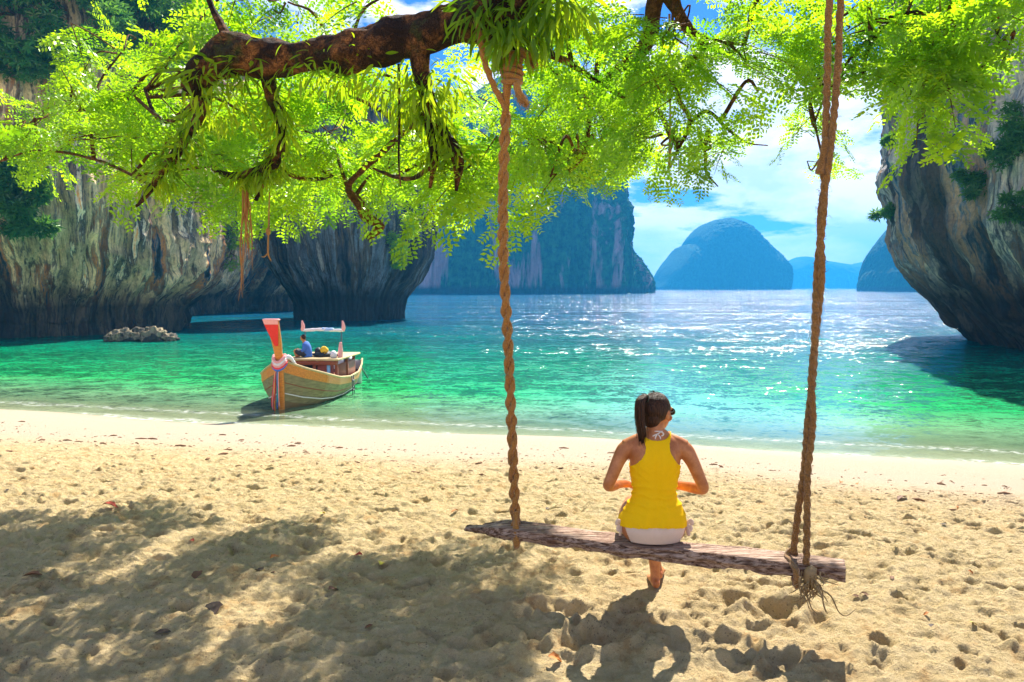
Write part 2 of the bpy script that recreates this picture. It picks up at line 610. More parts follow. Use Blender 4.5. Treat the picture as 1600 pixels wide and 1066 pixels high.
# lace of foam where the water meets the sand
fo = t.add('ShaderNodeBsdfDiffuse'); fo.inputs[0].default_value = (0.8, 0.8, 0.76, 1)
offe = t.math('ADD', off, t.math('MULTIPLY', t.math('SUBTRACT', t.noise(geo, 0.9, 3), 0.5), 0.8))
fn = t.maprange(t.noise(t.scale(geo, 0.6, 1, 1), 7.0, 5, 0.75), 0.47, 0.60)
line1 = t.math('MULTIPLY', t.maprange(offe, -0.55, -0.30), t.maprange(offe, 0.25, -0.10))
line2 = t.math('MULTIPLY', t.maprange(offe, 0.9, 1.15), t.maprange(offe, 1.55, 1.2))
fm = t.math('MULTIPLY', t.math('MAXIMUM', line1, t.math('MULTIPLY', line2, 0.55)), fn, clamp=True)
ms3 = t.add('ShaderNodeMixShader'); t.put(ms3.inputs[0], t.math('MULTIPLY', fm, 0.8))
t.l.new(ms2.outputs[0], ms3.inputs[1]); t.l.new(fo.outputs[0], ms3.inputs[2])
t.l.new(ms3.outputs[0], t.out.inputs[0])
tag(link('bay_water', me, None, wm), 'rippled emerald and turquoise bay water glittering under the sun', 'water', kind='structure')


# ------------------------------------------------------------------ rock material
def rock_mat(name, tints, dark=(0.035, 0.033, 0.035), green=(0.035, 0.075, 0.02), greenery=0.45, waterline=3.0, sc=1.0, contrast=1.0, wall=True):
    m, t = mat(name)
    geo = t.add('ShaderNodeNewGeometry').outputs['Position']
    sp = t.add('ShaderNodeSeparateXYZ'); t.l.new(geo, sp.inputs[0])
    base = geo
    if wall:      # streaks run down the wall: coordinates along the cliff foot and up it
        at = t.add('ShaderNodeAttribute'); at.attribute_name = 'arc'
        cb = t.add('ShaderNodeCombineXYZ'); t.put(cb.inputs[0], at.outputs['Fac']); t.put(cb.inputs[2], sp.outputs[2])
        ov = t.add('ShaderNodeAttribute'); ov.attribute_name = 'outw'
        t.put(cb.inputs[1], t.math('MULTIPLY', ov.outputs['Fac'], 0.25))
        base = cb.outputs[0]
    warp = t.vmath('SCALE', t.vmath('SUBTRACT', t.noise(base, 0.13 * sc, 3, col=True), (0.5, 0.5, 0.5)))
    warp.node.inputs['Scale'].default_value = 1.3 / sc
    gv = t.vmath('ADD', base, warp)
    st = t.scale(gv, 1, 1, 0.075)
    a = t.noise(t.scale(gv, 1, 1, 0.12), 0.5 * sc, 6, 0.62)
    b = t.noise(st, 1.9 * sc, 6, 0.72)
    c0 = t.noise(t.scale(gv, 1, 1, 0.3), 0.22 * sc, 3, 0.5)
    col = t.ramp(t.math('ADD', t.math('MULTIPLY', a, 0.6), t.math('MULTIPLY', b, 0.4)), [(0.37 + i * 0.26 / (len(tints) - 1), tc) for i, tc in enumerate(tints)])
    streak = t.ramp(b, [(0.40, (0.16, 0.16, 0.18)), (0.49, (1, 1, 1)), (0.62, (1.6, 1.5, 1.3))])
    col = t.mix(0.75 * contrast, col, streak, 'MULTIPLY')
    col = t.mix(t.math('MULTIPLY', t.maprange(c0, 0.51, 0.62), 0.85), col, dark)  # broad dark patches, also painting the shade of deep cavities
    crack = t.voronoi(t.scale(gv, 1, 1, 0.35), 0.9 * sc, 'DISTANCE_TO_EDGE')
    col = t.mix(t.math('MULTIPLY', t.maprange(crack, 0.03, 0.0), 0.22), col, dark)
    mott = t.noise(geo, 5 * sc, 5, 0.7)
    col = t.mix(0.6, col, t.ramp(mott, [(0.3, (0.5, 0.5, 0.5)), (0.6, (1.15, 1.15, 1.15))]), 'MULTIPLY')
    g = t.noise(geo, 0.28 * sc, 5, 0.65)
    gm = t.maprange(t.math('ADD', g, t.maprange(sp.outputs[2], 4, 22, -0.08, 0.10)), 1 - greenery, 1.08 - greenery)
    col = t.mix(gm, col, t.mix(mott, green, tuple(v * 2.0 for v in green)))
    wl = t.math('ADD', sp.outputs[2], t.math('MULTIPLY', t.math('SUBTRACT', c0, 0.5), 2.5))
    wet = t.maprange(wl, waterline * 1.15, waterline * 0.65)
    col = t.mix(t.math('MULTIPLY', wet, 0.88), col, (0.022, 0.02, 0.02))
    hh = t.math('ADD', t.math('MULTIPLY', b, 1.0), t.math('ADD', t.math('MULTIPLY', mott, 0.35), t.math('MULTIPLY', t.maprange(crack, 0.0, 0.12), 0.12)))
    t.l.new(principled(t, col, 0.85, t.bump(hh, 1.0, 0.35 / sc), 0.25), t.out.inputs[0])
    return m


rock_left = rock_mat('limestone_left', [(0.04, 0.05, 0.06), (0.12, 0.20, 0.25), (0.66, 0.27, 0.07), (0.24, 0.20, 0.14), (0.86, 0.64, 0.34), (0.52, 0.38, 0.20), (0.06, 0.06, 0.06), (0.90, 0.76, 0.54), (0.74, 0.32, 0.08)], greenery=0.31)
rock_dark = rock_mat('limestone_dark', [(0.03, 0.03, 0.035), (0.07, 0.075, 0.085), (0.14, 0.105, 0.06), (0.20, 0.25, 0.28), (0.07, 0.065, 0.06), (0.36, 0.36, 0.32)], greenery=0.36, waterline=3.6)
rock_right = rock_mat('limestone_right', [(0.04, 0.08, 0.13), (0.14, 0.24, 0.32), (0.55, 0.34, 0.20), (0.16, 0.19, 0.22), (0.66, 0.58, 0.44), (0.28, 0.30, 0.34), (0.50, 0.32, 0.20)], greenery=0.31, waterline=4.2)


CL_ATTR = {}


def cliff_vf(path, nu, nz, H, off, flute=1.0, closed=False, top_pull=6.0, hfun=None, seed=0.0):
    """path: plan polyline (outward is to the right-hand side of travel when looking down... see normal below)"""
    A = catmull([(p[0], p[1], 0) for p in path], nu)
    T = np.gradient(A, axis=0); T /= np.linalg.norm(T, axis=1)[:, None]
    N = np.stack([-T[:, 1], T[:, 0]], 1)
    arc = np.concatenate([[0], np.cumsum(np.linalg.norm(np.diff(A, axis=0), axis=1))])
    v = np.linspace(0, 1, nz)
    zz = -1.2 + (H + 1.2) * v ** 1.15
    U, W = np.meshgrid(arc, zz, indexing='ij')
    Hh = np.ones_like(U) if hfun is None else hfun(arc)[:, None] * np.ones_like(U)
    o = off(W + 1.5 * fbm(U * 0.5 + seed, W * 0.05, oct=3) - 0.3, U)
    wz = W + 1.5 * pnoise(U * 0.12 + seed, W * 0.1)
    o = o + flute * (1.5 * fbm(U * 0.16 + seed, wz * 0.05, oct=3) + 1.05 * fbm(U * 0.62 + seed + 0.6 * pnoise(U * .2, W * .15), wz * 0.11, oct=3, ridged=True)
                     + 0.50 * fbm(U * 1.9 + seed, wz * 0.30, oct=4, ridged=True) + 0.12 * fbm(U * 6, W * 2.5, oct=2))
    top = sstep(0.86, 1.0, v)[None, :]
    o = o - top * top_pull
    Zc = W * Hh + 0.6 * fbm(U * 0.3, W * 0.3 + 9, oct=3) * (W > 1)
    Xc = A[:, 0][:, None] + N[:, 0][:, None] * o
    Yc = A[:, 1][:, None] + N[:, 1][:, None] * o
    CL_ATTR['arc'], CL_ATTR['outw'] = U, o
    return np.stack([Xc, Yc, Zc], -1), grid_faces(nu, nz)


def notch(z, depth, z1, z2, bulge=0.0, zb=10.0):
    return -depth * (1 - sstep(z1, z2, z)) + bulge * np.exp(-((z - zb) / (zb * 0.5)) ** 2)
# ------------------------------------------------------------------ left cliffs
cl = empty('limestone_cliff', (-30, 55, 0))
tag(cl, 'tall streaked ochre and grey limestone cliff rising from the water on the left', 'cliff', 'limestone cliffs round the lagoon')
Vc, Fc = cliff_vf([(-30, 142), (-25, 127), (-30, 113), (-37, 101), (-36, 86), (-29, 71), (-25, 60), (-31, 51.5), (-46, 47), (-75, 38), (-110, 20)], 760, 260, 33,
                  lambda z, u: notch(z, 2.6, 1.2, 4.5, 1.6, 8.5) + 1.5 * np.sin(u * 0.2) * sstep(3, 9, z), flute=1.25, seed=3.0)
left_v = Vc
link('rock_face', np_mesh('rock_face', Vc.reshape(-1, 3), Fc, True, dict(CL_ATTR)), cl, rock_left)

bt = empty('limestone_buttress', (-17, 80, 0))
tag(bt, 'dark undercut limestone buttress between the streaked cliff and the open bay', 'rock', 'limestone cliffs round the lagoon')


def round_cliff(cx, cy, R, H, nu, nz, off, sy=1.0, **kw):
    th = np.linspace(0, -2 * math.pi, 40)
    return cliff_vf([(cx + R * math.sin(a + 0.3), cy + R * sy * math.cos(a + 0.3)) for a in -th], nu, nz, H, off, **kw)


Vb, Fb = round_cliff(-17.7, 83, 8.1, 26, 420, 200, lambda z, u: -2.9 * (1 - sstep(0.8, 6.5, z)) + 0.6 * sstep(5, 10, z) - 0.12 * np.maximum(0, z - 11), flute=0.55, seed=31.0)
butt_v = Vb
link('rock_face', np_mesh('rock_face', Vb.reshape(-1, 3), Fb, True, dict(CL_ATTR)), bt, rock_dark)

cr = empty('limestone_cliff', (42, 42, 0))
tag(cr, 'grey blue overhanging limestone cliff leaning over the water on the right', 'cliff', 'limestone cliffs round the lagoon')


def right_off(z, u):
    # silhouette: narrow foot, broad overhang from about 9 m up
    return -6.2 * (1 - sstep(-1.5, 6.6, z) ** 0.8) + 0.5 * sstep(8, 10, z) * (1 - sstep(10, 13, z))


Vr, Fr = round_cliff(42.5, 42.5, 19.2, 27, 560, 260, right_off, flute=0.85, seed=77.0)
right_v = Vr
link('rock_face', np_mesh('rock_face', Vr.reshape(-1, 3), Fr, True, dict(CL_ATTR)), cr, rock_right)


# ------------------------------------------------------------------ forested karst islands
def karst_mat(name, g1, g2, rock, rockiness=0.0):
    m, t = mat(name)
    geo = t.add('ShaderNodeNewGeometry')
    pos = geo.outputs['Position']
    nz_ = t.add('ShaderNodeSeparateXYZ'); t.l.new(geo.outputs['Normal'], nz_.inputs[0])
    sp = t.add('ShaderNodeSeparateXYZ'); t.l.new(pos, sp.inputs[0])
    n = t.noise(pos, 0.06, 6, 0.6)
    f = t.noise(pos, 0.30, 5, 0.7)
    c = t.mix(t.maprange(f, 0.35, 0.65), g1, g2)
    st = t.noise(t.scale(pos, 1, 1, 0.14), 0.085, 5, 0.6)
    rk = t.math('MULTIPLY', t.maprange(st, 0.56 - rockiness, 0.64 - rockiness), t.maprange(nz_.outputs[2], 0.5, 0.2))
    rc = t.ramp(t.noise(t.scale(pos, 1, 1, 0.2), 0.2, 5, 0.7), [(0.3, tuple(v * 0.35 for v in rock)), (0.6, rock)])
    c = t.mix(rk, c, rc)
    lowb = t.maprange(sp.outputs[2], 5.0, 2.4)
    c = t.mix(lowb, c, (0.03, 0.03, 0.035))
    hh = t.math('ADD', t.math('MULTIPLY', f, 1.0), t.math('MULTIPLY', n, 1.0))
    t.l.new(principled(t, c, 0.9, t.bump(hh, 1.0, 3.0), 0.1), t.out.inputs[0])
    return m


def karst(name, outline, Y, depth, m, label, nu=420, nv=130, amp=8.0, lump=26.0, cat='island', steep=0.5):
    """outline: silhouette points (px, py) of the ridge, left to right; Y its distance"""
    pts = [P(a, b, Y) for a, b in outline]
    A = catmull([(p.x, 0, max(p.z, 0.0)) for p in pts], nu)
    xs, H = A[:, 0], np.maximum(A[:, 2], 0.0)
    wid = xs[-1] - xs[0]
    endf = np.clip(np.minimum(np.arange(nu), np.arange(nu)[::-1]) / (nu * 0.16), 0, 1) ** 0.5
    ph = np.linspace(0, math.pi, nv)
    X_, PH = np.meshgrid(xs, ph, indexing='ij')
    Hh = H[:, None] * np.ones_like(PH)
    D = (depth * (0.25 + 0.75 * endf))[:, None]
    cs = np.cos(PH)
    Yk = Y - D * np.sign(cs) * np.abs(cs) ** 0.7
    Zk = Hh * np.sin(PH) ** steep
    s3 = 1.0 / lump
    disp = amp * (1.4 * fbm(X_ * s3 * 0.35, Zk * s3 * 0.12, Yk * s3 * .3, oct=2) + 0.9 * fbm(X_ * s3, Yk * s3, Zk * s3 * 0.6, oct=4, ridged=True) + 0.65 * fbm(X_ * s3 * 4.3, Yk * s3 * 4.3, Zk * s3 * 4.3, oct=3, ridged=True))
    front = np.abs(cs) ** 0.5
    Yk = Yk - disp * np.sign(cs) * front
    Zk = Zk + disp * 0.30 * np.sin(PH) * sstep(0, 25, Zk)
    X_ = X_ + 0.3 * disp * sstep(0, 20, Zk)
    Zk = np.where(PH <= 0.001, -6, np.where(PH >= math.pi - 0.001, -6, Zk))
    V = np.stack([X_, Yk, Zk], -1).reshape(-1, 3)
    o = link(name, np_mesh(name, V, grid_faces(nu, nv)), None, m)
    return tag(o, label, cat, 'karst islands in the bay')


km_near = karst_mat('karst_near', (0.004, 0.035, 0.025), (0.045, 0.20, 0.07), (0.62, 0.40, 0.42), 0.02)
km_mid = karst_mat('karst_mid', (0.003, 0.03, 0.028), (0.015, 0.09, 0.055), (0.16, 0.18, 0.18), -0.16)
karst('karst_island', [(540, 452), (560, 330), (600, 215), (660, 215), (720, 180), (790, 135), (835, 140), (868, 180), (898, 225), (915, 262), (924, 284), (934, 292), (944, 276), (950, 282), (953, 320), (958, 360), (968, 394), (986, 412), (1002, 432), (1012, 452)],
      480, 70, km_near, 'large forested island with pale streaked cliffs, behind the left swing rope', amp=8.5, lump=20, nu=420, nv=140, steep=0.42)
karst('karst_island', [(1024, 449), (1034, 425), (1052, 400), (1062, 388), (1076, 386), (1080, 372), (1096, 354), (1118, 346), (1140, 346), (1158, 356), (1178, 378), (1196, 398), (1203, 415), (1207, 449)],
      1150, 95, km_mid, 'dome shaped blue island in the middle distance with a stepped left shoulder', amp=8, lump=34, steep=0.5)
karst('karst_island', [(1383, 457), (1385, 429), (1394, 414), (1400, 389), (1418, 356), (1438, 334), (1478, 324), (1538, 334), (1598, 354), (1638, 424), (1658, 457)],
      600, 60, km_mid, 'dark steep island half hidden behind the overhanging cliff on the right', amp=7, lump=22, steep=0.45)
karst('distant_ridge', [(1150, 449), (1190, 425), (1215, 411), (1235, 409), (1252, 402), (1275, 407), (1300, 411), (1330, 415), (1350, 411), (1380, 412), (1420, 405), (1480, 415), (1560, 449)],
      2100, 110, km_mid, 'lowest and farthest pale blue ridge on the horizon between two islands', cat='ridge', amp=5, lump=60, steep=0.6)

# ------------------------------------------------------------------ low boulders in the water
bo = MB()
for (px, w_, h_, dy) in ((190, 1.0, .75, 0), (214, 1.25, .75, .3), (243, .95, .85, -.2), (262, .6, .4, .2), (180, .5, .4, -.2)):
    q = P(px, 531, 48.6)
    bo.blob((q.x, q.y + dy, 0.15), (w_ * 0.80, 0.8, h_ * .82), 40, 26, 0.55, 2.4)
rk_m = rock_mat('boulder_rock', [(0.08, 0.07, 0.045), (0.20, 0.17, 0.10), (0.32, 0.27, 0.17), (0.14, 0.12, 0.08)], greenery=0.2, waterline=0.12, sc=3.0, wall=False)
tag(bo.build('boulder_outcrop', rk_m), 'low pitted pale boulders standing in the water below the left cliff', 'rock')
# ------------------------------------------------------------------ projection helpers for placing things on built surfaces
def proj(V):
    V = np.asarray(V, float)
    dx, dy, dz = V[..., 0], V[..., 1], V[..., 2] - CAM_Z
    f = dy * math.cos(PITCH) - dz * math.sin(PITCH)
    u = dy * math.sin(PITCH) + dz * math.cos(PITCH)
    return 800 + FPX * dx / f, 533 - FPX * u / f, f


def find_on(V, px, py):
    a, b, f = proj(V)
    d = np.hypot(a - px, b - py)
    ok = d < max(9.0, d.min() * 1.5)
    i = np.argmin(np.where(ok & (f > 1), f, 1e9))
    return Vector(V.reshape(-1, 3)[i])


def ground_z(x, y):
    i = int(np.clip(np.searchsorted(gx, x), 1, len(gx) - 1)); j = int(np.clip(np.searchsorted(gy, y), 1, len(gy) - 1))
    return float(Z[i - 1:i + 1, j - 1:j + 1].mean())


def ground_at(px, py):
    """point of the beach seen at a pixel"""
    lo, hi = 2.2, 22.0
    for Yd in np.linspace(2.4, 22, 400):
        p = P(px, py, Yd)
        if p.z < ground_z(p.x, p.y):
            return Vector((p.x, p.y, ground_z(p.x, p.y)))
    return P(px, py, 17)


# ------------------------------------------------------------------ leaf material
def leaf_mat(name, refl, trans, tw=0.6, gloss=0.08):
    m, t = mat(name)
    geo = t.add('ShaderNodeNewGeometry').outputs['Position']
    at = t.add('ShaderNodeAttribute'); at.attribute_name = 'tint'
    oi = t.add('ShaderNodeObjectInfo')
    n = t.noise(geo, 1.7, 3, 0.6)
    v = t.math('ADD', t.math('MULTIPLY', n, 0.9), t.math('MULTIPLY', t.math('ADD', at.outputs['Fac'], t.math('MULTIPLY', oi.outputs['Random'], 0.3)), 0.35))
    a = t.ramp(v, [(0.35, tuple(c * 0.45 for c in refl)), (0.75, tuple(min(1, c * 1.35) for c in refl))])
    b = t.ramp(v, [(0.35, (trans[0] * 0.25, trans[1] * 0.52, trans[2])), (0.75, (min(1, trans[0] * 1.25), min(1, trans[1] * 1.1), trans[2]))])
    d = t.add('ShaderNodeBsdfDiffuse'); t.put(d.inputs[0], a)
    tl = t.add('ShaderNodeBsdfTranslucent'); t.put(tl.inputs[0], b)
    mx = t.add('ShaderNodeMixShader'); mx.inputs[0].default_value = tw
    t.l.new(d.outputs[0], mx.inputs[1]); t.l.new(tl.outputs[0], mx.inputs[2])
    g = t.add('ShaderNodeBsdfGlossy'); g.inputs['Roughness'].default_value = 0.35
    g.inputs[0].default_value = (0.8, 0.9, 0.7, 1)
    mg = t.add('ShaderNodeMixShader'); mg.inputs[0].default_value = gloss
    t.l.new(mx.outputs[0], mg.inputs[1]); t.l.new(g.outputs[0], mg.inputs[2])
    t.l.new(mg.outputs[0], t.out.inputs[0])
    return m


leafM = leaf_mat('canopy_leaf', (0.08, 0.23, 0.010), (0.42, 0.74, 0.008), 0.60, 0.05)
fernM = leaf_mat('fern_leaf', (0.10, 0.23, 0.008), (0.42, 0.62, 0.01), 0.6, 0.02)
shrubM = leaf_mat('cliff_shrub_leaf', (0.06, 0.16, 0.03), (0.14, 0.34, 0.03), 0.45, 0.05)
shrubBrightM = leaf_mat('bright_shrub_leaf', (0.13, 0.30, 0.03), (0.55, 0.85, 0.03), 0.6, 0.04)

# ---- compound leaf templates: (quads,4,3) with stem along +X, leaf plane XY, droop -Z
def compound_leaf(seed, L=0.22, pairs=4, lp=7, quality=1):
    r = np.random.RandomState(seed)
    Q = []

    def quad(b, d, n, l, w_):
        side = np.cross(n, d); side /= np.linalg.norm(side) + 1e-9
        Q.append([b, b + d * l * 0.45 + side * w_ * 0.5, b + d * l, b + d * l * 0.45 - side * w_ * 0.5])
    up = np.array([0, 0, 1.0])
    # rachis as thin quads
    for k in range(3):
        x0, x1 = L * k / 3, L * (k + 1) / 3
        z0, z1 = -0.22 * L * (x0 / L) ** 2, -0.22 * L * (x1 / L) ** 2
        Q.append([[x0, -.0015, z0], [x0, .0015, z0], [x1, .001, z1], [x1, -.001, z1]])
    for k in range(pairs):
        tx = (k + 0.9) / pairs
        base = np.array([L * tx, 0, -0.22 * L * tx ** 2])
        for sgn in (-1, 1):
            ang = rad(62 - 30 * tx + r.uniform(-9, 9)) * sgn
            pd = np.array([math.cos(ang), math.sin(ang), r.uniform(-0.35, 0.05)]); pd /= np.linalg.norm(pd)
            pl = L * (0.52 - 0.12 * abs(tx - 0.55)) * r.uniform(0.85, 1.1)
            sd = np.cross(up, pd); sd /= np.linalg.norm(sd)
            for j in range(lp):
                f = (j + 0.7) / lp
                bb = base + pd * pl * f + np.array([0, 0, -0.16 * pl * f * f])
                ll = pl * 0.42 * (1 - 0.35 * abs(f - 0.45))
                for s2 in (-1, 1):
                    d = pd * 0.50 + sd * s2 * 0.86 + up * r.uniform(-0.35, 0.15)
                    d /= np.linalg.norm(d)
                    nrm_ = up + sd * s2 * 0.25 + np.array([r.uniform(-.25, .25), r.uniform(-.25, .25), 0])
                    quad(bb, d, nrm_, ll, ll * 0.52)
            quad(base + pd * pl, pd, up, pl * 0.22, pl * 0.10)
    return np.array(Q)


LEAVES = [compound_leaf(s, pairs=p, lp=l) for s, p, l in ((1, 3, 4), (2, 3, 5), (3, 4, 4), (4, 3, 4))]


def rot_basis(d, up_hint, roll=0.0):
    d = d / (np.linalg.norm(d) + 1e-9)
    z = up_hint - d * d.dot(up_hint)
    if np.linalg.norm(z) < 1e-3:
        z = np.array([1.0, 0, 0]) - d * d[0]
    z /= np.linalg.norm(z)
    y = np.cross(z, d)
    c, s = math.cos(roll), math.sin(roll)
    return np.stack([d, y * c + z * s, z * c - y * s], 0)       # rows: images of x,y,z axes


def bake(name, inst, m, parent=None, templates=None, kind='stuff'):
    """inst: list of (template index, basis 3x3 rows, position, scale)"""
    templates = templates or LEAVES
    Vs, tint = [], []
    for (k, B, p, s) in inst:
        T_ = templates[k]
        v = (T_.reshape(-1, 3) * s) @ B + p
        Vs.append(v)
        tint.append(np.full(len(v), RNG.rand()))
    V = np.vstack(Vs)
    F = np.arange(len(V)).reshape(-1, 4)
    o = link(name, np_mesh(name, V, F, False, {'tint': np.concatenate(tint)}), parent, m)
    if kind: o['kind'] = kind
    return o


# ------------------------------------------------------------------ the tree over the beach
def bark_mat(name, base, warm, rough_sc=1.0):
    m, t = mat(name)
    geo = t.add('ShaderNodeNewGeometry').outputs['Position']
    n = t.noise(geo, 5 * rough_sc, 7, 0.68, 0.5)
    b = t.noise(t.scale(geo, 0.35, 1, 1), 22 * rough_sc, 6, 0.7)
    v = t.voronoi(t.vmath('ADD', geo, t.vmath('SCALE', t.noise(geo, 6, 3, col=True))), 16 * rough_sc, 'DISTANCE_TO_EDGE')
    c = t.mix(t.maprange(n, 0.47, 0.66), base, warm)
    c = t.mix(0.8, c, t.ramp(b, [(0.32, (0.3, 0.3, 0.3)), (0.6, (1.25, 1.2, 1.1))]), 'MULTIPLY')
    c = t.mix(t.math('MULTIPLY', t.maprange(v, 0.06, 0.0), 0.6), c, (0.015, 0.01, 0.008))
    moss = t.maprange(t.noise(geo, 3.1, 5, 0.7), 0.56, 0.66)
    c = t.mix(t.math('MULTIPLY', moss, 0.55), c, (0.07, 0.10, 0.02))
    t.l.new(principled(t, c, 0.85, t.bump(t.math('ADD', b, t.math('ADD', n, t.maprange(v, 0, 0.1))), 0.9, 0.03), 0.2), t.out.inputs[0])
    return m


barkM = bark_mat('limb_bark', (0.035, 0.018, 0.010), (0.36, 0.15, 0.045))
twigM = bark_mat('twig_bark', (0.16, 0.07, 0.025), (0.42, 0.20, 0.06), 2.0)

tree = empty('overhanging_tree', (4.3, 2.4, 1.55))
tag(tree, 'big rain tree whose fern covered limb and bright green canopy hang over the beach', 'tree')
tb = MB()
tb.tube([(4.35, 2.3, 1.2), (4.3, 2.4, 1.9), (4.2, 2.7, 3.6), (3.7, 3.1, 5.2)], [.42, .30, .25, .22], 40, 24, noise_amp=0.35, noise_scale=3)
tb.build('trunk', barkM, tree)

SKEL = []   # (point, radius) samples of every branch, for attaching twigs


def branch(pts, radii, name='branch', m=None, n=40, sides=12, amp=0.35, ns=7, attach=True, parent=None):
    pts = [P(*p) if len(p) == 3 and p[0] > 60 or isinstance(p, tuple) and max(abs(p[0]), abs(p[1])) > 60 else Vector(p) for p in pts]
    A = catmull([tuple(p) + (r,) for p, r in zip(pts, radii)], n)
    k = fbm(A[:, 0] * 3, A[:, 1] * 3, A[:, 2] * 3, 2)
    A[:, 2] += 0.03 * k * (np.arange(n) > 1) * min(1.0, radii[0] * 20)
    mb = MB()
    mb.add(*tube_vf(A[:, :3], A[:, 3], sides, noise_amp=amp, noise_scale=ns))
    o = mb.build(name, m or barkM, parent or tree)
    if attach:
        for q in A[::2]:
            SKEL.append((Vector(q[:3]), q[3]))
    return o


limb_pts = [(3.75, 3.05, 5.1), (2.9, 3.5, 5.75), (1.65, 3.94, 5.85), (1.0, 4.15, 5.55)] + [tuple(P(a, b, c)) for a, b, c in
            ((880, -95, 4.38), (800, -20, 4.5), (745, 25, 4.55), (700, 42, 4.6), (640, 58, 4.68), (590, 72, 4.75), (540, 82, 4.8), (480, 88, 4.88), (420, 88, 4.95), (370, 85, 5.0), (335, 100, 5.05), (312, 125, 5.05), (297, 146, 5.05))]
branch(limb_pts, [.20, .17, .155, .15, .155, .16, .145, .12, .105, .125, .115, .095, .115, .135, .12, .085, .05], 'limb', n=200, sides=40, amp=0.55, ns=5)
LIMB = catmull([tuple(p) for p in limb_pts], 200)

# smaller branches that the photograph shows (pixel, pixel, metres ahead)
branch([(355, 60, 5.0), (343, 35, 5.05), (328, 5, 5.1), (315, -40, 5.15)], [.035, .024, .018, .014], n=24)
branch([(318, 110, 5.05), (318, 170, 5.3), (292, 215, 5.6), (262, 258, 5.9), (240, 290, 6.1), (213, 320, 6.2)], [.05, .042, .038, .036, .028, .012], n=50)
branch([(415, 100, 4.95), (425, 150, 5.1), (440, 195, 5.3), (434, 240, 5.5), (412, 275, 5.7), (400, 312, 5.8)], [.05, .042, .036, .040, .034, .014], n=50)
branch([(432, 240, 5.5), (400, 268, 5.6), (365, 276, 5.7), (340, 268, 5.8)], [.03, .034, .03, .014], n=30)
branch([(425, 255, 5.6), (460, 276, 5.8), (500, 280, 6.0), (520, 275, 6.2)], [.018, .016, .012, .007], n=30)
branch([(655, 75, 4.65), (665, 140, 4.7), (690, 205, 4.75), (715, 250, 4.8), (713, 302, 4.85)], [.06, .05, .045, .036, .010], n=50)
branch([(668, 150, 4.7), (672, 200, 4.75), (678, 250, 4.8), (672, 296, 4.85)], [.035, .03, .028, .010], n=36)
branch([(668, 158, 4.7), (625, 180, 5.2), (575, 163, 5.8), (532, 140, 6.2)], [.022, .016, .016, .010], n=36)
branch([(675, 262, 4.8), (640, 280, 5.2), (600, 270, 5.6), (582, 262, 5.8)], [.018, .014, .012, .007], n=30)
branch([(665, 175, 4.72), (600, 235, 5.6), (545, 290, 6.2), (563, 318, 6.3), (575, 340, 6.35), (597, 350, 6.4)], [.02, .022, .026, .042, .045, .026], m=twigM, n=60)
branch([(597, 350, 6.4), (588, 362, 6.38), (574, 373, 6.35)], [.032, .034, .028], m=twigM, n=16)
branch([(318, 150, 5.3), (292, 175, 5.6), (258, 190, 6.0), (240, 175, 6.3), (226, 138, 6.5)], [.03, .028, .02, .018, .012], n=40)
branch([(258, 192, 6.0), (220, 160, 6.5), (200, 143, 6.9), (160, 165, 7.2), (120, 175, 7.4)], [.014, .016, .013, .012, .006], m=twigM, n=40)
branch([(240, 290, 6.1), (150, 250, 6.9), (60, 235, 7.3), (0, 252, 7.6)], [.014, .012, .010, .008], m=twigM, n=40)
# second limb, farther over the water side, feeding the middle canopy
branch([(2.9, 3.5, 5.75), (2.4, 4.4, 6.1), tuple(P(1080, -110, 4.9)), tuple(P(1035, -30, 5.0))], [.11, .10, .085, .075], n=50, sides=20)
branch([(1035, -30, 5.0), (1022, 12, 5.05), (1016, 55, 5.15), (990, 88, 5.3), (955, 118, 5.6), (925, 165, 5.9), (918, 215, 6.0), (912, 245, 6.0), (888, 270, 6.1)], [.075, .055, .05, .048, .03, .02, .018, .016, .008], m=twigM, n=80, sides=14)
branch([(1032, -20, 5.0), (1058, 12, 5.0), (1078, 48, 5.0), (1110, 64, 5.0), (1165, 70, 5.1)], [.06, .04, .036, .022, .006], m=twigM, n=50)
branch([(1103, 62, 5.0), (1094, 82, 5.0), (1080, 100, 5.05), (1060, 150, 5.05), (1078, 190, 5.1), (1060, 232, 5.1), (1047, 262, 5.1)], [.025, .024, .022, .016, .014, .011, .008], m=twigM, n=60)
branch([(1078, 192, 5.1), (1105, 175, 5.05), (1135, 200, 5.0), (1165, 222, 5.0), (1200, 228, 4.95)], [.012, .011, .010, .007, .003], n=40)
branch([(1090, 198, 5.1), (1102, 240, 5.1), (1103, 268, 5.1), (1122, 292, 5.1)], [.010, .010, .009, .004], n=30)
branch([(745, 25, 4.55), (830, 60, 5.0), (905, 110, 5.4), (1000, 160, 5.7), (1040, 150, 5.8)], [.05, .03, .02, .014, .01], n=50)
# third limb on the right
branch([(4.0, 2.9, 4.4), (4.0, 3.6, 5.3), tuple(P(1700, -60, 4.9)), tuple(P(1545, 25, 5.2)), tuple(P(1500, 48, 5.3)), tuple(P(1450, 84, 5.4)), tuple(P(1405, 110, 5.5))], [.13, .10, .06, .03, .022, .016, .008], n=90, sides=16)
branch([(1500, 48, 5.3), (1440, 20, 5.3), (1385, 35, 5.3), (1356, 80, 5.4), (1348, 130, 5.5)], [.018, .016, .016, .015, .007], n=40)
branch([(1545, 25, 5.2), (1560, 60, 5.2), (1530, 110, 5.2), (1480, 150, 5.3)], [.018, .014, .012, .006], n=40)
branch([(1385, 35, 5.3), (1330, 90, 5.35), (1290, 150, 5.4), (1270, 200, 5.4)], [.012, .010, .008, .005], n=40)

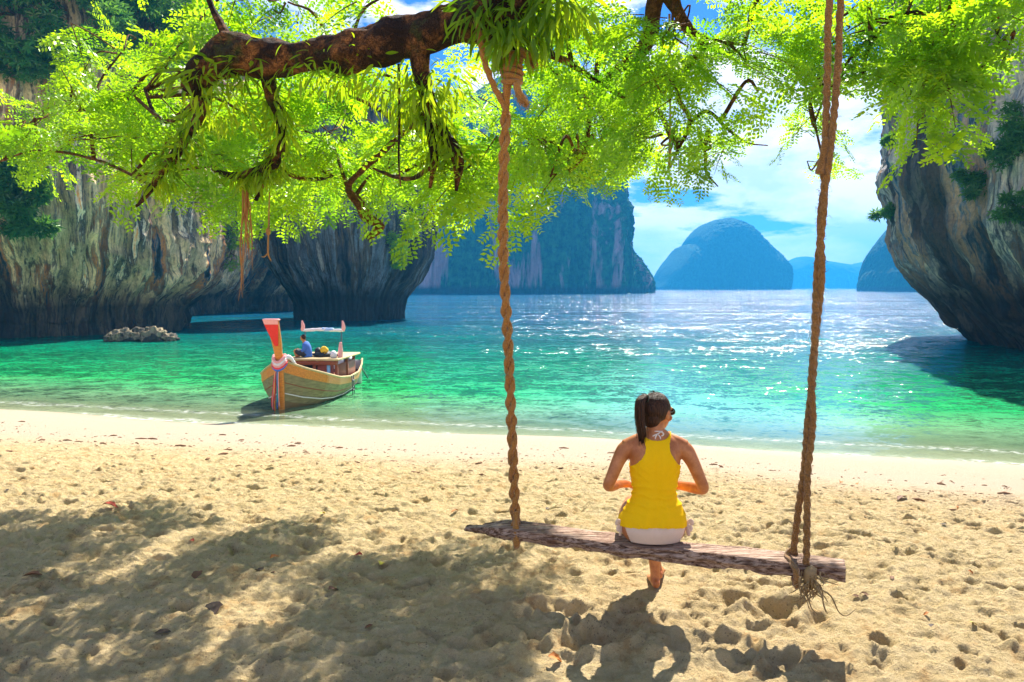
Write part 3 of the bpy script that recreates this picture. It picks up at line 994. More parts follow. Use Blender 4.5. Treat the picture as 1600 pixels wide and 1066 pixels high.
# ------------------------------------------------------------------ canopy: ellipses (px, py, near, far, rx, ry, density, leaf size)
CAN = [
    (110, 185, 6.4, 8.8, 100, 45, 1.0, 1.0), (55, 215, 6.6, 8.0, 58, 38, 1.0, 1.0), (190, 110, 6.2, 9.0, 135, 42, 1.0, 1.0), (225, 235, 6.0, 8.4, 110, 45, 1.0, 1.0),
    (150, 235, 6.2, 7.6, 70, 32, 0.8, 1.0), (250, 275, 5.8, 7.2, 85, 45, 0.8, .95), (330, 290, 5.8, 8.0, 80, 48, 1.0, .95), (300, 150, 5.6, 8.4, 120, 75, 0.9, 1.0),
    (420, 240, 6.0, 8.4, 120, 80, 0.9, .95), (420, 150, 6.0, 8.4, 130, 70, 0.7, 1.0), (430, 315, 6.2, 7.4, 60, 22, 0.7, .9), (520, 270, 6.0, 8.6, 100, 48, 0.9, .95),
    (545, 190, 5.8, 8.8, 110, 75, 0.95, .95), (600, 300, 6.0, 7.0, 58, 52, 0.8, .9), (640, 250, 5.4, 8.4, 70, 60, 1.0, .9), (720, 300, 5.2, 6.2, 52, 48, 0.9, .9),
    (700, 210, 5.2, 8.4, 90, 75, 1.05, .9), (830, 255, 5.2, 7.8, 62, 42, 1.0, .85), (860, 300, 5.2, 6.0, 45, 20, 0.5, .8), (860, 180, 5.3, 7.8, 60, 50, 0.7, .8), (760, 110, 5.4, 7.2, 60, 50, 0.6, .9),
    (940, 90, 5.2, 7.4, 110, 85, .95, .72), (930, 200, 5.4, 7.4, 85, 65, .95, .72), (905, 270, 5.2, 6.6, 50, 40, .8, .72), (1050, 60, 4.5, 5.3, 110, 65, 0.6, .62), (1055, 160, 4.5, 5.3, 90, 70, 0.7, .62),
    (1045, 240, 4.6, 5.3, 60, 45, 0.75, .62), (1110, 255, 4.8, 5.3, 35, 35, 0.35, .55), (1150, 110, 4.6, 5.3, 75, 55, 0.6, .62), (1190, 35, 4.6, 5.3, 70, 40, 0.6, .62), (1185, 170, 4.7, 5.3, 45, 35, 0.35, .58),
    (450, 15, 5.4, 7.4, 130, 30, 0.7, .95), (600, 5, 5.2, 7.0, 120, 28, 0.7, .9), (330, 25, 5.4, 7.6, 55, 45, 0.7, 1.0), (850, 20, 4.9, 6.4, 90, 45, 0.5, .8), (990, -20, 4.6, 5.4, 160, 50, .3, .7),
    (1400, 70, 4.9, 6.0, 130, 72, 1.0, .88), (1480, 140, 4.9, 6.0, 95, 62, 1.0, .88), (1560, 60, 4.8, 5.8, 60, 70, 0.85, .88), (1565, 140, 4.8, 5.8, 45, 32, 0.8, .85),
    (1330, 150, 5.2, 6.0, 55, 50, 0.55, .7), (1310, 60, 5.2, 6.2, 50, 60, 0.45, .7), (1430, 195, 5.0, 5.8, 52, 28, 0.8, .85), (1265, 190, 5.3, 6.0, 28, 38, 0.45, .62), (1500, 0, 4.9, 6.0, 140, 50, .8, .88), (1285, 268, 5.4, 5.8, 10, 10, 2.0, .55), (1440, 222, 5.0, 5.6, 30, 16, .8, .85),
    (430, -70, 5.6, 8.4, 260, 60, 0.30, 1.0),
    (150, 170, 8.2, 9.8, 110, 50, 0.8, 1.1), (330, 190, 8.2, 9.8, 110, 60, 0.8, 1.1), (500, 220, 8.2, 9.6, 110, 70, 0.9, 1.1), (650, 230, 7.6, 9.2, 95, 70, 1.0, 1.05), (790, 235, 7.2, 8.6, 75, 60, 0.9, 1.0), (900, 190, 7.0, 8.2, 70, 70, .8, .95), (120, -10, 7.5, 8.8, 10, 10, 0, 1.0),  # added clumps behind the canopy, put there for the shade they cast
]
rg = np.random.RandomState(21)
inst, twigs = [], MB()
SK = np.array([tuple(p) for p, r in SKEL])
for (px, py, y0, y1, rx, ry, den, sz) in CAN:
    py -= 20 if py > 100 else 6
    if px > 1290:
        py -= 12
    rx, ry = rx * .97, ry * .93
    nsp = int(math.pi * rx * ry / 1150.0 * den / sz ** 2)
    # hub twig joining this clump to the nearest branch
    if nsp == 0:
        continue
    hub = np.array(P(px, py - ry * 0.2, (y0 + y1) / 2))
    i = np.argmin(np.linalg.norm(SK - hub, axis=1))
    a = SK[i]
    mid = (a + hub) / 2 + np.array([0, 0, 0.12]) + rg.normal(0, 0.06, 3)
    twigs.tube([a, mid, hub], [.018, .013, .008], 14, 6, noise_amp=.3, noise_scale=9)
    for k in range(nsp):
        r_, an = math.sqrt(rg.rand()), rg.uniform(0, 2 * math.pi)
        r_ = r_ * (0.80 + 0.25 * rg.rand())
        q = np.array(P(px + rx * r_ * math.cos(an), py + ry * r_ * math.sin(an), rg.uniform(y0, y1)))
        if fbm(q[0] * 1.9, q[1] * 1.5, q[2] * 2.3, 2) < -0.06:      # the crown is open in places
            continue
        outv = (q - hub) * np.array([1, .5, .6]); outv /= np.linalg.norm(outv) + 1e-6
        d = outv * 0.9 + rg.normal(0, 0.45, 3) + np.array([0, 0, -0.10])
        d[2] = np.clip(d[2], -0.9, 0.45); d /= np.linalg.norm(d)
        L = 0.46 * sz * rg.uniform(0.7, 1.15)
        st = q - d * L * 0.5
        droop = 0.22 * L
        ts = np.linspace(0, 1, 5)
        C = st + d * L * ts[:, None] + np.array([0, 0, -1.0]) * (droop * ts ** 2)[:, None]
        if True:
            twigs.add(*tube_vf(C, np.linspace(.0060, .0022, 5) * sz, 4))
        if k % 3 == 0:
            h2 = hub + (st - hub) * 0.15
            mm = (h2 + st) / 2 + rg.normal(0, .05, 3)
            twigs.tube([h2, mm, st], [.009, .007, .005], 8, 4)
        nl = 6
        hl = rg.uniform(-0.6, 0.6)
        for j in range(nl):
            f = 0.12 + 0.88 * j / (nl - 1)
            p = st + d * L * f + np.array([0, 0, -1.0]) * droop * f * f
            sgn = -1 if j % 2 else 1
            yaw = (rad(55) * sgn * (1 - 0.75 * (j == nl - 1))) + rg.normal(0, 0.2)
            side = np.cross(np.array([0, 0, 1.0]), d); side /= np.linalg.norm(side) + 1e-6
            ld = d * math.cos(yaw) + side * math.sin(yaw) + np.array([0, 0, rg.normal(-0.18, 0.22)])
            # the blades tilt toward the light
            uph = np.array([sd.x, sd.y, sd.z]) * 0.7 + np.array([0, 0, .5]) + rg.normal(0, 0.35, 3)
            inst.append((rg.randint(4), rot_basis(ld, uph, rg.normal(0, .3)), p, sz * 1.32 * rg.uniform(0.75, 1.15)))
print('leaves', len(inst))
# nearest, largest leaves become parts of their own, the others one mass
pos_ = np.array([i[2] for i in inst])
ap, bp, fp = proj(pos_)
score = np.array([i[3] for i in inst]) / fp
score[(ap < 5) | (ap > 1595) | (bp < 5) | (bp > 400)] = 0
order = np.argsort(-score)
single = set(order[:290].tolist())
tmpl_me = [np_mesh('leaf', T_.reshape(-1, 3), np.arange(T_.size // 3).reshape(-1, 4), False, {'tint': np.full(T_.size // 3, 0.3 + 0.13 * k)}) for k, T_ in enumerate(LEAVES)]
for me_ in tmpl_me:
    me_.materials.append(leafM)
tinv = parent_world_inv(tree)
for k in single:
    ti, B, p, s = inst[k]
    o = bpy.data.objects.new('leaf', tmpl_me[ti])
    COL.objects.link(o)
    o.parent = tree
    o.matrix_parent_inverse = tinv
    M3 = Matrix(B.T.tolist()).to_4x4() @ Matrix.Scale(s, 4)
    M3.translation = Vector(p)
    o.matrix_basis = M3
bake('foliage', [q for k, q in enumerate(inst) if k not in single], leafM, tree)
o = twigs.build('twigs', twigM, tree); o['kind'] = 'stuff'

# ------------------------------------------------------------------ epiphytic ferns on the limb
def strap_leaf(seed, L=1.0, W=0.085, n=5):
    r = np.random.RandomState(seed)
    xs = np.linspace(0, 1, n + 1)
    w_ = W * np.array([0.25, 0.7, 1.0, 0.95, 0.65, 0.06])[:n + 1]
    bend = r.uniform(0.15, 0.45)
    z = -bend * xs ** 2
    y = 0.12 * r.uniform(-1, 1) * xs ** 2
    Q = []
    for k in range(n):
        Q.append([[xs[k], y[k] - w_[k], z[k]], [xs[k], y[k], z[k] - .012], [xs[k + 1], y[k + 1], z[k + 1] - .012], [xs[k + 1], y[k + 1] - w_[k + 1], z[k + 1]]])
        Q.append([[xs[k], y[k], z[k] - .012], [xs[k], y[k] + w_[k], z[k]], [xs[k + 1], y[k + 1] + w_[k + 1], z[k + 1]], [xs[k + 1], y[k + 1], z[k + 1] - .012]])
    return np.array(Q)


STRAPS = [strap_leaf(s) for s in range(5)]
strap_me = []
for k, T_ in enumerate(STRAPS):
    me_ = np_mesh('frond', T_.reshape(-1, 3), np.arange(T_.size // 3).reshape(-1, 4), False, {'tint': np.full(T_.size // 3, 0.1 + 0.2 * k)})
    me_.materials.append(fernM)
    strap_me.append(me_)


def fern_thing(label, segs, n_single, loc):
    """segs: (list of (px,py,Y), radius, count, length, hang)"""
    root = empty('hanging_fern', loc)
    tag(root, label, 'fern', 'epiphytic ferns on the tree limbs')
    ins = []
    for pts, r0, cnt, ln, hang in segs:
        C = catmull([tuple(P(*p)) for p in pts], 60)
        for k in range(cnt):
            c = C[rg.randint(60)]
            an = rg.uniform(0, 2 * math.pi)
            dr = np.array([math.cos(an), math.sin(an) * 0.8, rg.normal(-0.15, 0.55)]); dr /= np.linalg.norm(dr)
            p = c + dr * r0 * rg.uniform(0.7, 1.0)
            ld = dr * 0.8 + np.array([0, 0, -hang]) + rg.normal(0, .3, 3)
            ins.append((rg.randint(5), rot_basis(ld, np.array([0, 0, 1.0]) + dr, rg.normal(0, .6)), p, ln * rg.uniform(0.6, 1.25)))
    inv_ = parent_world_inv(root)
    for q in ins[:n_single]:
        o = bpy.data.objects.new('frond', strap_me[q[0]])
        COL.objects.link(o); o.parent = root; o.matrix_parent_inverse = inv_
        M3 = Matrix(q[1].T.tolist()).to_4x4() @ Matrix.Scale(q[3], 4); M3.translation = Vector(q[2]); o.matrix_basis = M3
    if len(ins) > n_single:
        bake('frond_mass', ins[n_single:], fernM, root, STRAPS)
    return root


fern_thing('strap leaved fern trailing under the bend at the sawn left end of the big limb', [
    ([(300, 140, 5.0), (340, 110, 4.98), (400, 105, 4.9)], .13, 150, .115, 0.35), ([(270, 110, 5.05), (310, 105, 5.05)], .10, 70, .15, 0.1),
    ([(320, 150, 5.05), (350, 170, 5.2), (395, 165, 5.2)], .16, 130, .11, 0.6), ([(360, 65, 4.95), (420, 60, 4.9)], .09, 20, .07, .3)], 110, tuple(P(330, 120, 5.05)))
fern_thing('curtain of strap leaved fern below the middle of the big limb', [
    ([(420, 125, 4.9), (520, 110, 4.8), (600, 105, 4.75), (660, 95, 4.65)], .13, 120, .10, 0.6), ([(600, 130, 4.7), (660, 150, 4.68), (700, 120, 4.6)], .16, 230, .12, 0.8),
    ([(450, 90, 4.8), (560, 80, 4.7)], .13, 40, .08, .3), ([(500, 130, 4.85), (560, 120, 4.8)], .1, 50, .10, .7)], 150, tuple(P(560, 110, 4.75)))
fern_thing('bushy bright fern on top of the limb where the two left ropes are tied', [
    ([(740, 20, 4.45), (790, 10, 4.45), (840, 20, 4.4)], .17, 330, .13, 0.4), ([(780, 60, 4.45), (830, 55, 4.4)], .12, 140, .13, 1.0), ([(850, -10, 4.35), (900, 20, 4.4)], .14, 160, .15, .7)], 40, tuple(P(800, 20, 4.45)))
fern_thing('shaggy fern clothing the drooping dark branch nearest the streaked cliff', [
    ([(318, 170, 5.3), (290, 217, 5.6), (262, 258, 5.9), (235, 295, 6.1)], .09, 260, .12, 0.45)], 0, tuple(P(290, 215, 5.6)))
fern_thing('shaggy fern clothing the hooked branch above the dark buttress', [
    ([(420, 140, 5.1), (440, 195, 5.3), (434, 240, 5.5), (412, 275, 5.7)], .08, 260, .12, 0.5), ([(410, 265, 5.6), (365, 276, 5.7)], .06, 110, .12, .5)], 0, tuple(P(434, 220, 5.4)))
fern_thing('ragged fern on the paired dark stubs hanging left of the twisted rope', [
    ([(662, 130, 4.7), (690, 205, 4.75), (705, 240, 4.8)], .07, 170, .10, 0.7), ([(670, 170, 4.7), (676, 260, 4.8)], .06, 110, .10, .7), ([(740, 240, 4.8), (700, 235, 4.8)], .05, 40, .12, .2)], 0, tuple(P(685, 200, 4.75)))

# aerial roots and thin cords
cordM = simple_mat('thin_cord', (0.38, 0.19, 0.06), nscale=60)
rootM = simple_mat('aerial_root', (0.42, 0.18, 0.05), nscale=40)
mb = MB()
for k in range(11):
    a, e_ = rg.uniform(-9, 9), rg.uniform(330, 478)
    mb.tube([P(386 + a + (e_ - 285) * f_ * .05 * math.sin(k) + rg.normal(0, 1.6), 285 + (e_ - 285) * f_, 5.8 + rg.normal(0, .02)) for f_ in (0, .2, .4, .6, .8, 1)], [.0055, .005, .0045, .004, .003, .0012], 30, 5)
tag(mb.build('aerial_root', rootM), 'orange bundle of aerial roots hanging from the canopy before the streaked cliff', 'root', 'hanging roots and cords')
mb = MB(); mb.tube([P(421, 300, 5.9), P(420, 350, 5.9), P(419, 395, 5.9), P(424, 408, 5.9)], [.005, .006, .008, .004], 20, 5); mb.blob(P(419, 362, 5.9), (.02, .02, .03), 8, 6, .3, 5)
mb.tube([P(419, 395, 5.9), P(412, 402, 5.9), P(408, 400, 5.9)], [.005, .005, .002], 8, 5)
tag(mb.build('dangling_string', cordM), 'short knotted cord hanging right of the orange aerial roots', 'cord', 'hanging roots and cords')
mb = MB(); mb.tube([P(623, 100, 4.72), P(624, 180, 4.72), P(623, 250, 4.73), P(626, 292, 4.73)], [.009, .008, .007, .004], 30, 6)
tag(mb.build('hanging_vine', barkM), 'thin dark cord dangling from the limb between two drooping branches', 'cord', 'hanging roots and cords')
mb = MB(); mb.tube([P(1046, 22, 4.95), P(1047, 120, 4.95), P(1047, 200, 4.95), P(1046, 262, 4.95)], [.008, .007, .007, .012], 30, 6)
tag(mb.build('dangling_string', cordM), 'thin tan cord hanging in the middle canopy against the sky', 'cord', 'hanging roots and cords')


# ------------------------------------------------------------------ shrubs on the rocks
def shrub(p, r, m, label, n=420, leaf=0.30, bright=False, squash=0.75, grp='shrubs on the limestone cliffs', toward=(0.2, -1, 0.2)):
    root = empty('cliff_shrub', p)
    tag(root, label, 'shrub', grp)
    st = MB()
    ins = []
    c0 = np.array(p) + np.array(toward) * r * 0.35
    subs = [c0 + rg.normal(0, .45, 3) * r * np.array([1, .6, squash]) for _ in range(7)]
    for s in subs:
        st.tube([p, (np.array(p) + s) / 2 + rg.normal(0, .1, 3) * r, s], [r * .035, r * .025, r * .012], 8, 5)
    for k in range(n):
        s = subs[rg.randint(7)]
        d = rg.normal(0, 1, 3); d /= np.linalg.norm(d)
        q = s + d * r * 0.42 * rg.uniform(0.5, 1) * np.array([1, .8, squash])
        ins.append((0, rot_basis(d + rg.normal(0, .5, 3), np.array([0, 0, 1.0]) + rg.normal(0, .4, 3)), q, leaf * rg.uniform(.6, 1.2)))
    st.build('stem', twigM, root)
    bake('foliage', ins, m, root, [ROSETTE])
    return root


ROSETTE = []
for k in range(5):
    a = rad(72 * k + 10)
    dx, dy = math.cos(a), math.sin(a)
    ROSETTE.append([[0, 0, 0], [dx * .45 - dy * .17, dy * .45 + dx * .17, .04], [dx, dy, -.12], [dx * .45 + dy * .17, dy * .45 - dx * .17, .04]])
ROSETTE = np.array(ROSETTE, float)

for (px, py, r, lab) in ((30, 20, 3.4, 'dark green shrub at the very top left corner of the cliff'), (110, 60, 3.2, 'dark green shrub on the cliff above the brightest foliage'),
                         (60, 90, 3.0, 'dark shrub low on the shaded left edge of the cliff top'), (190, 25, 3.0, 'pale green shrub right of the corner shrub on the cliff top'), (245, 45, 3.0, 'rounded shrub on the cliff top left of the limb'),
                         (150, 5, 3.0, 'shrub touching the top edge between the corner shrub and the pale shrub'), (20, 280, 2.2, 'small shrub on the shaded left cliff below the foliage tips'), (25, 350, 1.8, 'mossy shrub in the dark left recess of the cliff'),
                         (40, 310, 1.6, 'lowest fringe of shrub beside the pale streaked rib')):
    shrub(find_on(left_v, px, py), r, shrubM, lab, 500, .5, toward=(.3, -1, .1))
for (px, py, r, lab) in ((622, 385, 1.6, 'bright green shrub on the right shoulder of the dark buttress'), (640, 350, 1.3, 'bright shrub at the top of the shoulder of the dark buttress'), (628, 415, 1.0, 'small bright shrub at the lower end of the buttress shoulder')):
    shrub(find_on(butt_v, px, py), r * 1.25, shrubBrightM, lab, 420, .32, toward=(.8, -.6, .2))
shrub(find_on(left_v, 368, 350), 1.5, shrubBrightM, 'trailing light green creeper on the cliff left of the aerial roots', 200, .3, squash=1.8)
shrub(find_on(left_v, 366, 400), 1.2, shrubBrightM, 'lower tuft of light green creeper under the first creeper', 140, .3, squash=1.8)
for (px, py, r, lab) in ((1384, 335, .9, 'dark shrub jutting from the left lip of the right hand overhang'), (1575, 250, 1.3, 'broad dark shrub on the right hand cliff near the picture edge'), (1520, 290, 1.0, 'dark shrub in the middle of the right hand cliff'),
                         (1590, 330, 1.0, 'dark shrub at the right edge of the overhanging cliff'), (1592, 200, 1.3, 'highest dark shrub on the right hand cliff under the foliage'), (1388, 225, .6, 'small shrub on the left rim of the right hand cliff')):
    shrub(find_on(right_v, px, py), r, shrubM, lab, 300, .30, toward=(-.7, -.7, .1))
# ------------------------------------------------------------------ swing
woodM, t = mat('weathered_log')
geo = t.add('ShaderNodeTexCoord').outputs['Object']
g1 = t.noise(t.scale(geo, 1.2, 30, 30), 2.2, 6, 0.65, 0.6)
g2 = t.noise(geo, 9, 5, 0.7)
c = t.ramp(g1, [(0.34, (0.035, 0.018, 0.012)), (0.44, (0.20, 0.11, 0.065)), (0.54, (0.46, 0.31, 0.22)), (0.72, (0.62, 0.46, 0.36))])
c = t.mix(t.maprange(g2, 0.5, 0.7), c, (0.14, 0.06, 0.03))
t.l.new(principled(t, c, 0.75, t.bump(t.math('ADD', g1, t.math('MULTIPLY', g2, .4)), 0.9, 0.02), 0.3), t.out.inputs[0])


def rope_mat(name, a, b):
    m, t = mat(name)
    geo = t.add('ShaderNodeTexCoord').outputs['Object']
    n = t.noise(geo, 160, 4, 0.7)
    n2 = t.noise(geo, 9, 3, 0.6)
    c = t.mix(t.maprange(n, 0.35, 0.65), a, b)
    c = t.mix(t.math('MULTIPLY', n2, 0.5), c, tuple(v * .45 for v in a))
    t.l.new(principled(t, c, 0.9, t.bump(n, 0.9, 0.006), 0.15, Sheen_Weight=0.3), t.out.inputs[0])
    return m


ropeM = rope_mat('orange_hemp_rope', (0.28, 0.11, 0.02), (0.62, 0.30, 0.07))
rope2M = rope_mat('grey_hemp_rope', (0.15, 0.07, 0.018), (0.50, 0.25, 0.07))
rootyM = simple_mat('frayed_fibre', (0.30, 0.20, 0.09), nscale=60)

swing = empty('log_swing', (0.8, 4.27, 1.6))
tag(swing, 'rope swing with a weathered driftwood log for a seat, hung from the tree limb', 'swing')

# the seat log: a flat weathered trunk section
LW0, LW1 = P(728, 824, 4.66), P(1320, 884, 3.90)
LZ = 1.932
n = 120
ts = np.linspace(0, 1, n)
C = np.outer(1 - ts, [LW0.x, LW0.y, LZ]) + np.outer(ts, [LW1.x, LW1.y, LZ])
C[:, 2] += 0.006 * np.sin(ts * 9) + np.where(ts < 0.12, -0.02 * (1 - ts / 0.12), 0)
hw = 0.100 * (0.30 + 0.70 * sstep(0.0, 0.16, ts)) * (1 + 0.08 * np.sin(ts * 17)) * np.where(ts > .985, .96, 1)
ht = 0.036 * (0.35 + 0.65 * sstep(0.0, 0.13, ts))
def sq(th, i):
    k = 1 / np.maximum(np.abs(np.cos(th)), np.abs(np.sin(th))) ** 0.72
    return k * (1 + 0.05 * np.sin(th * 7 + 0.02 * i) + 0.03 * np.sin(th * 17 + i * .01))
lv, lf = tube_vf(C, np.stack([hw, ht], 1), 56, shape=sq)
nn = fbm(lv[:, 0] * 2.2, lv[:, 1] * 26, lv[:, 2] * 30, 4)
lv[:, 2] += 0.009 * nn * np.where(lv[:, 2] > LZ, 0.6, 2.2)
lv[:, 1] += 0.022 * fbm(lv[:, 0] * 6, lv[:, 2] * 22, oct=4)
lv[:, 2] += np.where(lv[:, 2] < LZ, 0.020 * pnoise(lv[:, 0] * 7, lv[:, 1] * 5), 0)
# split groove along the top
gy_ = (lv[:, 1] - np.interp(lv[:, 0], C[:, 0], C[:, 1]))
groove = np.exp(-((gy_ - 0.045 - 0.012 * np.sin(lv[:, 0] * 6)) / 0.006) ** 2) * (lv[:, 2] > LZ)
lv[:, 2] -= 0.018 * groove * (pnoise(lv[:, 0] * 2, 0 * lv[:, 0]) > -0.1)
link('seat_log', np_mesh('seat_log', lv, lf), swing, woodM)


def three_strand(th, i):
    return 1 + 0.16 * np.cos(3 * th)


def rope(pts, r, n, parent, m, name='rope', pitch=0.09, fuzz=0, **kw):
    A = catmull([tuple(p) for p in pts], n)
    L = np.linalg.norm(np.diff(A, axis=0), axis=1).sum()
    mb = MB()
    mb.add(*tube_vf(A, np.full(n, r) * (1 + .06 * np.sin(np.arange(n) * .7)), 18, twist=-2 * math.pi * L / (pitch * 3), shape=three_strand, noise_amp=.12, noise_scale=30))
    for k in range(fuzz):
        c = A[rg.randint(n)]
        d = rg.normal(0, 1, 3); d /= np.linalg.norm(d)
        p0 = c + d * r * .9
        mb.tube([p0, p0 + d * r * .5 + rg.normal(0, .006, 3), p0 + d * r * rg.uniform(.6, 1.2) + rg.normal(0, .010, 3)], [.0012, .0010, .0005], None, 3)
    return mb.build(name, m, parent)


def helix_pair(axis_pts, sep, pitch, n, phase=0.0):
    A = catmull([tuple(p) for p in axis_pts], n)
    s = np.concatenate([[0], np.cumsum(np.linalg.norm(np.diff(A, axis=0), axis=1))])
    T_, N_, B_ = frames(A)
    a = 2 * math.pi * s / pitch + phase
    o = N_ * np.cos(a)[:, None] + B_ * np.sin(a)[:, None]
    return A, o * sep


# left rope: two thick strands laid round each other
ax = [P(791, 172, 4.50), P(787, 260, 4.5), P(786, 380, 4.51), P(790, 470, 4.52), P(795, 560, 4.53), P(800, 680, 4.53), P(804, 780, 4.54), P(807, 846, 4.54)]
A, o_ = helix_pair(ax, 0.0150, 0.22, 420)
up1 = catmull([tuple(P(744, 28, 4.40)), tuple(P(757, 95, 4.42)), tuple(P(772, 135, 4.47)), tuple(A[0] + o_[0])], 40)[:-1]
up2 = catmull([tuple(P(800, 112, 4.5)), tuple(P(792, 140, 4.5)), tuple(P(786, 158, 4.5)), tuple(A[0] - o_[0])], 40)[:-1]
rope(np.vstack([up1, A + o_])[::2], .0167, 420, swing, ropeM, pitch=0.065, fuzz=260)
rope(np.vstack([up2, A - o_])[::2], .0167, 420, swing, ropeM, pitch=0.065, fuzz=260)
# lower end wraps under the log
b0 = P(807, 846, 4.53)
rope([P(806, 800, 4.53), (b0.x, 4.53 - .09, LZ - .02), (b0.x, 4.5 - .03, LZ - .065), (b0.x + .01, 4.53 + .07, LZ - .06), (b0.x + .01, 4.60, LZ + .0), (b0.x, 4.55, LZ + .09)], .018, 60, swing, ropeM, 'rope_loop')
# upper knot with frayed tails where the second strand is lashed to a stub
mb = MB()
kc = P(800, 100, 4.48)
for k in range(7):
    zz = kc.z + 0.055 - k * 0.026
    ring = [(kc.x + (.052 + .004 * math.sin(k * 2)) * math.cos(a), 4.48 + .05 * math.sin(a), zz + .010 * math.sin(a + k)) for a in np.linspace(0, 2 * math.pi, 13)]
    mb.tube(ring, .015, 26, 8, shape=lambda th, i: 1 + .12 * np.cos(3 * th + i * .8))
mb.tube([P(797, 82, 4.45), P(793, 130, 4.47), P(792, 178, 4.5)], [.03, .026, .012], 20, 10, noise_amp=.3, noise_scale=30)
mb.build('rope_knot', ropeM, swing)
for path in ([(812, 78, 4.45), (826, 88, 4.42), (838, 105, 4.42)], [(806, 130, 4.43), (813, 150, 4.42), (824, 165, 4.42)]):
    mb = MB()
    pp = [P(*q) for q in path]
    mb.tube(pp, [.02, .022, .016], 16, 10, noise_amp=.35, noise_scale=40)
    for k in range(45):
        e = pp[-1] + Vector(rg.normal(0, .016, 3)); f_ = pp[1] + Vector(rg.normal(0, .022, 3))
        mb.tube([f_, (f_ + e) / 2 + Vector(rg.normal(0, .010, 3)), e], [.0022, .002, .0008], None, 3)
    mb.build('rope_tail', ropeM, swing)
mb = MB(); mb.tube([P(795, 40, 4.55), P(799, 80, 4.5), P(800, 118, 4.48)], [.05, .036, .03], 20, 14, noise_amp=.3, noise_scale=12)
mb.build('branch_stub', barkM, tree)

# right ropes: two rough ropes that cross and twist loosely
top1, top2 = Vector((1.63, 3.94, 5.72)), Vector((1.71, 3.96, 5.72))
# the pair loops over the limb
rope([top1, P(1296, 0, 3.94), P(1293, 110, 3.95), P(1290, 200, 3.95), P(1288, 262, 3.95), P(1287, 330, 3.93), P(1277, 420, 3.96), P(1274, 500, 3.93), P(1271, 580, 3.96), P(1262, 660, 3.95), P(1257, 730, 3.95), P(1247, 800, 3.96), P(1240, 862, 3.98)],
     .0168, 560, swing, rope2M, pitch=0.055, fuzz=700)
rope([top2, P(1314, 0, 3.96), P(1310, 90, 3.95), P(1302, 190, 3.93), P(1294, 262, 3.92), P(1282, 340, 3.95), P(1284, 430, 3.93), P(1276, 510, 3.96), P(1268, 590, 3.93), P(1270, 660, 3.93), P(1262, 740, 3.92), P(1261, 820, 3.90), P(1260, 882, 3.88)],
     .0168, 560, swing, rope2M, pitch=0.055, fuzz=700)
rope([Vector((1.63, 3.94, 5.70)), Vector((1.62, 3.99, 5.95)), Vector((1.66, 4.08, 6.04)), Vector((1.71, 4.0, 5.98)), Vector((1.71, 3.96, 5.70))], .0205, 50, swing, rope2M, 'rope_loop')
# short cut tail with frayed end
mb = MB(); mb.tube([P(1291, 215, 3.93), P(1286, 245, 3.93), P(1281, 272, 3.93)], [.017, .018, .024], 12, 10, noise_amp=.3, noise_scale=50); mb.build('rope_tail', rope2M, swing)
c2 = P(1258, 884, 3.9)
rope([P(1240, 858, 3.98), (c2.x - .06, 3.94 + .05, LZ + .05), (c2.x - .07, 3.94 - .10, LZ + .02), (c2.x - .06, 3.93 - .08, LZ - .06), (c2.x - .03, 3.96, LZ - .075), (c2.x, 4.03, LZ - .04), (c2.x - .01, 4.02, LZ + .06)], .016, 60, swing, rope2M, 'rope_loop')
mb = MB()
for k in range(46):
    p0 = np.array([c2.x + rg.normal(0, .022), 3.80 + rg.uniform(-.02, .05), LZ - .01 + rg.uniform(-.05, .04)])
    pts = [p0]
    d = np.array([rg.normal(0, .35), rg.normal(0, .25), -1.0])
    ln = rg.uniform(.06, .17)
    for j in range(4):
        d += rg.normal(0, .45, 3) * np.array([1, 1, .6])
        pts.append(pts[-1] + d / np.linalg.norm(d) * ln / 4)
    mb.tube(pts, [.0045, .004, .0035, .003, .0018], 12, 4)
mb.tube([(c2.x + .02, 3.80, LZ - .05), (c2.x + .09, 3.79, LZ - .09), (c2.x + .13, 3.78, LZ - .17), (c2.x + .17, 3.78, LZ - .19), (c2.x + .22, 3.79, LZ - .16)], [.004, .004, .003, .003, .002], 24, 4)
mb.blob((c2.x, 3.83, LZ + .0), (.035, .035, .05), 12, 8, .4, 4)
mb.build('frayed_root_knot', rootyM, swing)

# ------------------------------------------------------------------ woman on the swing
skinM, t = mat('tanned_skin')
geo = t.add('ShaderNodeTexCoord').outputs['Object']
n_ = t.noise(geo, 14, 4, .6)
c = t.mix(t.maprange(n_, .35, .65), (0.40, 0.125, 0.035), (0.60, 0.24, 0.085))
c = t.mix(t.math('MULTIPLY', t.maprange(t.noise(geo, 90, 3, .7), .5, .7), .25), c, (0.33, 0.10, 0.03))
t.l.new(principled(t, c, 0.42, t.bump(t.noise(geo, 350, 2), 0.15, .002), 0.4, Subsurface_Weight=0.15, Subsurface_Radius=(0.02, 0.008, 0.004)), t.out.inputs[0])
topM = simple_mat('yellow_cotton', (0.95, 0.56, 0.004), .8, .05, 60, .15, .002, .1)
creamM = simple_mat('cream_cloth', (0.74, 0.56, 0.45), .8, .06, 60, .15, .002, .1)
whiteM = simple_mat('white_cord', (0.82, 0.74, 0.64), .7, .05, 60, .1, .001)
neonM = simple_mat('neon_band', (0.55, 0.85, 0.02), .5, .05, 60, .1, .001)
lensM, t = mat('dark_lens'); t.l.new(principled(t, (0.02, 0.03, 0.02), .08, None, .8), t.out.inputs[0])
hairM, t = mat('dark_hair')
geo = t.add('ShaderNodeTexCoord').outputs['Object']
hn = t.noise(t.scale(geo, 1, 1, 0.12), 190, 4, .6)
c = t.mix(t.maprange(hn, .35, .65), (0.008, 0.005, 0.004), (0.085, 0.034, 0.015))
t.l.new(principled(t, c, 0.48, t.bump(hn, 1.0, .006), 0.2), t.out.inputs[0])

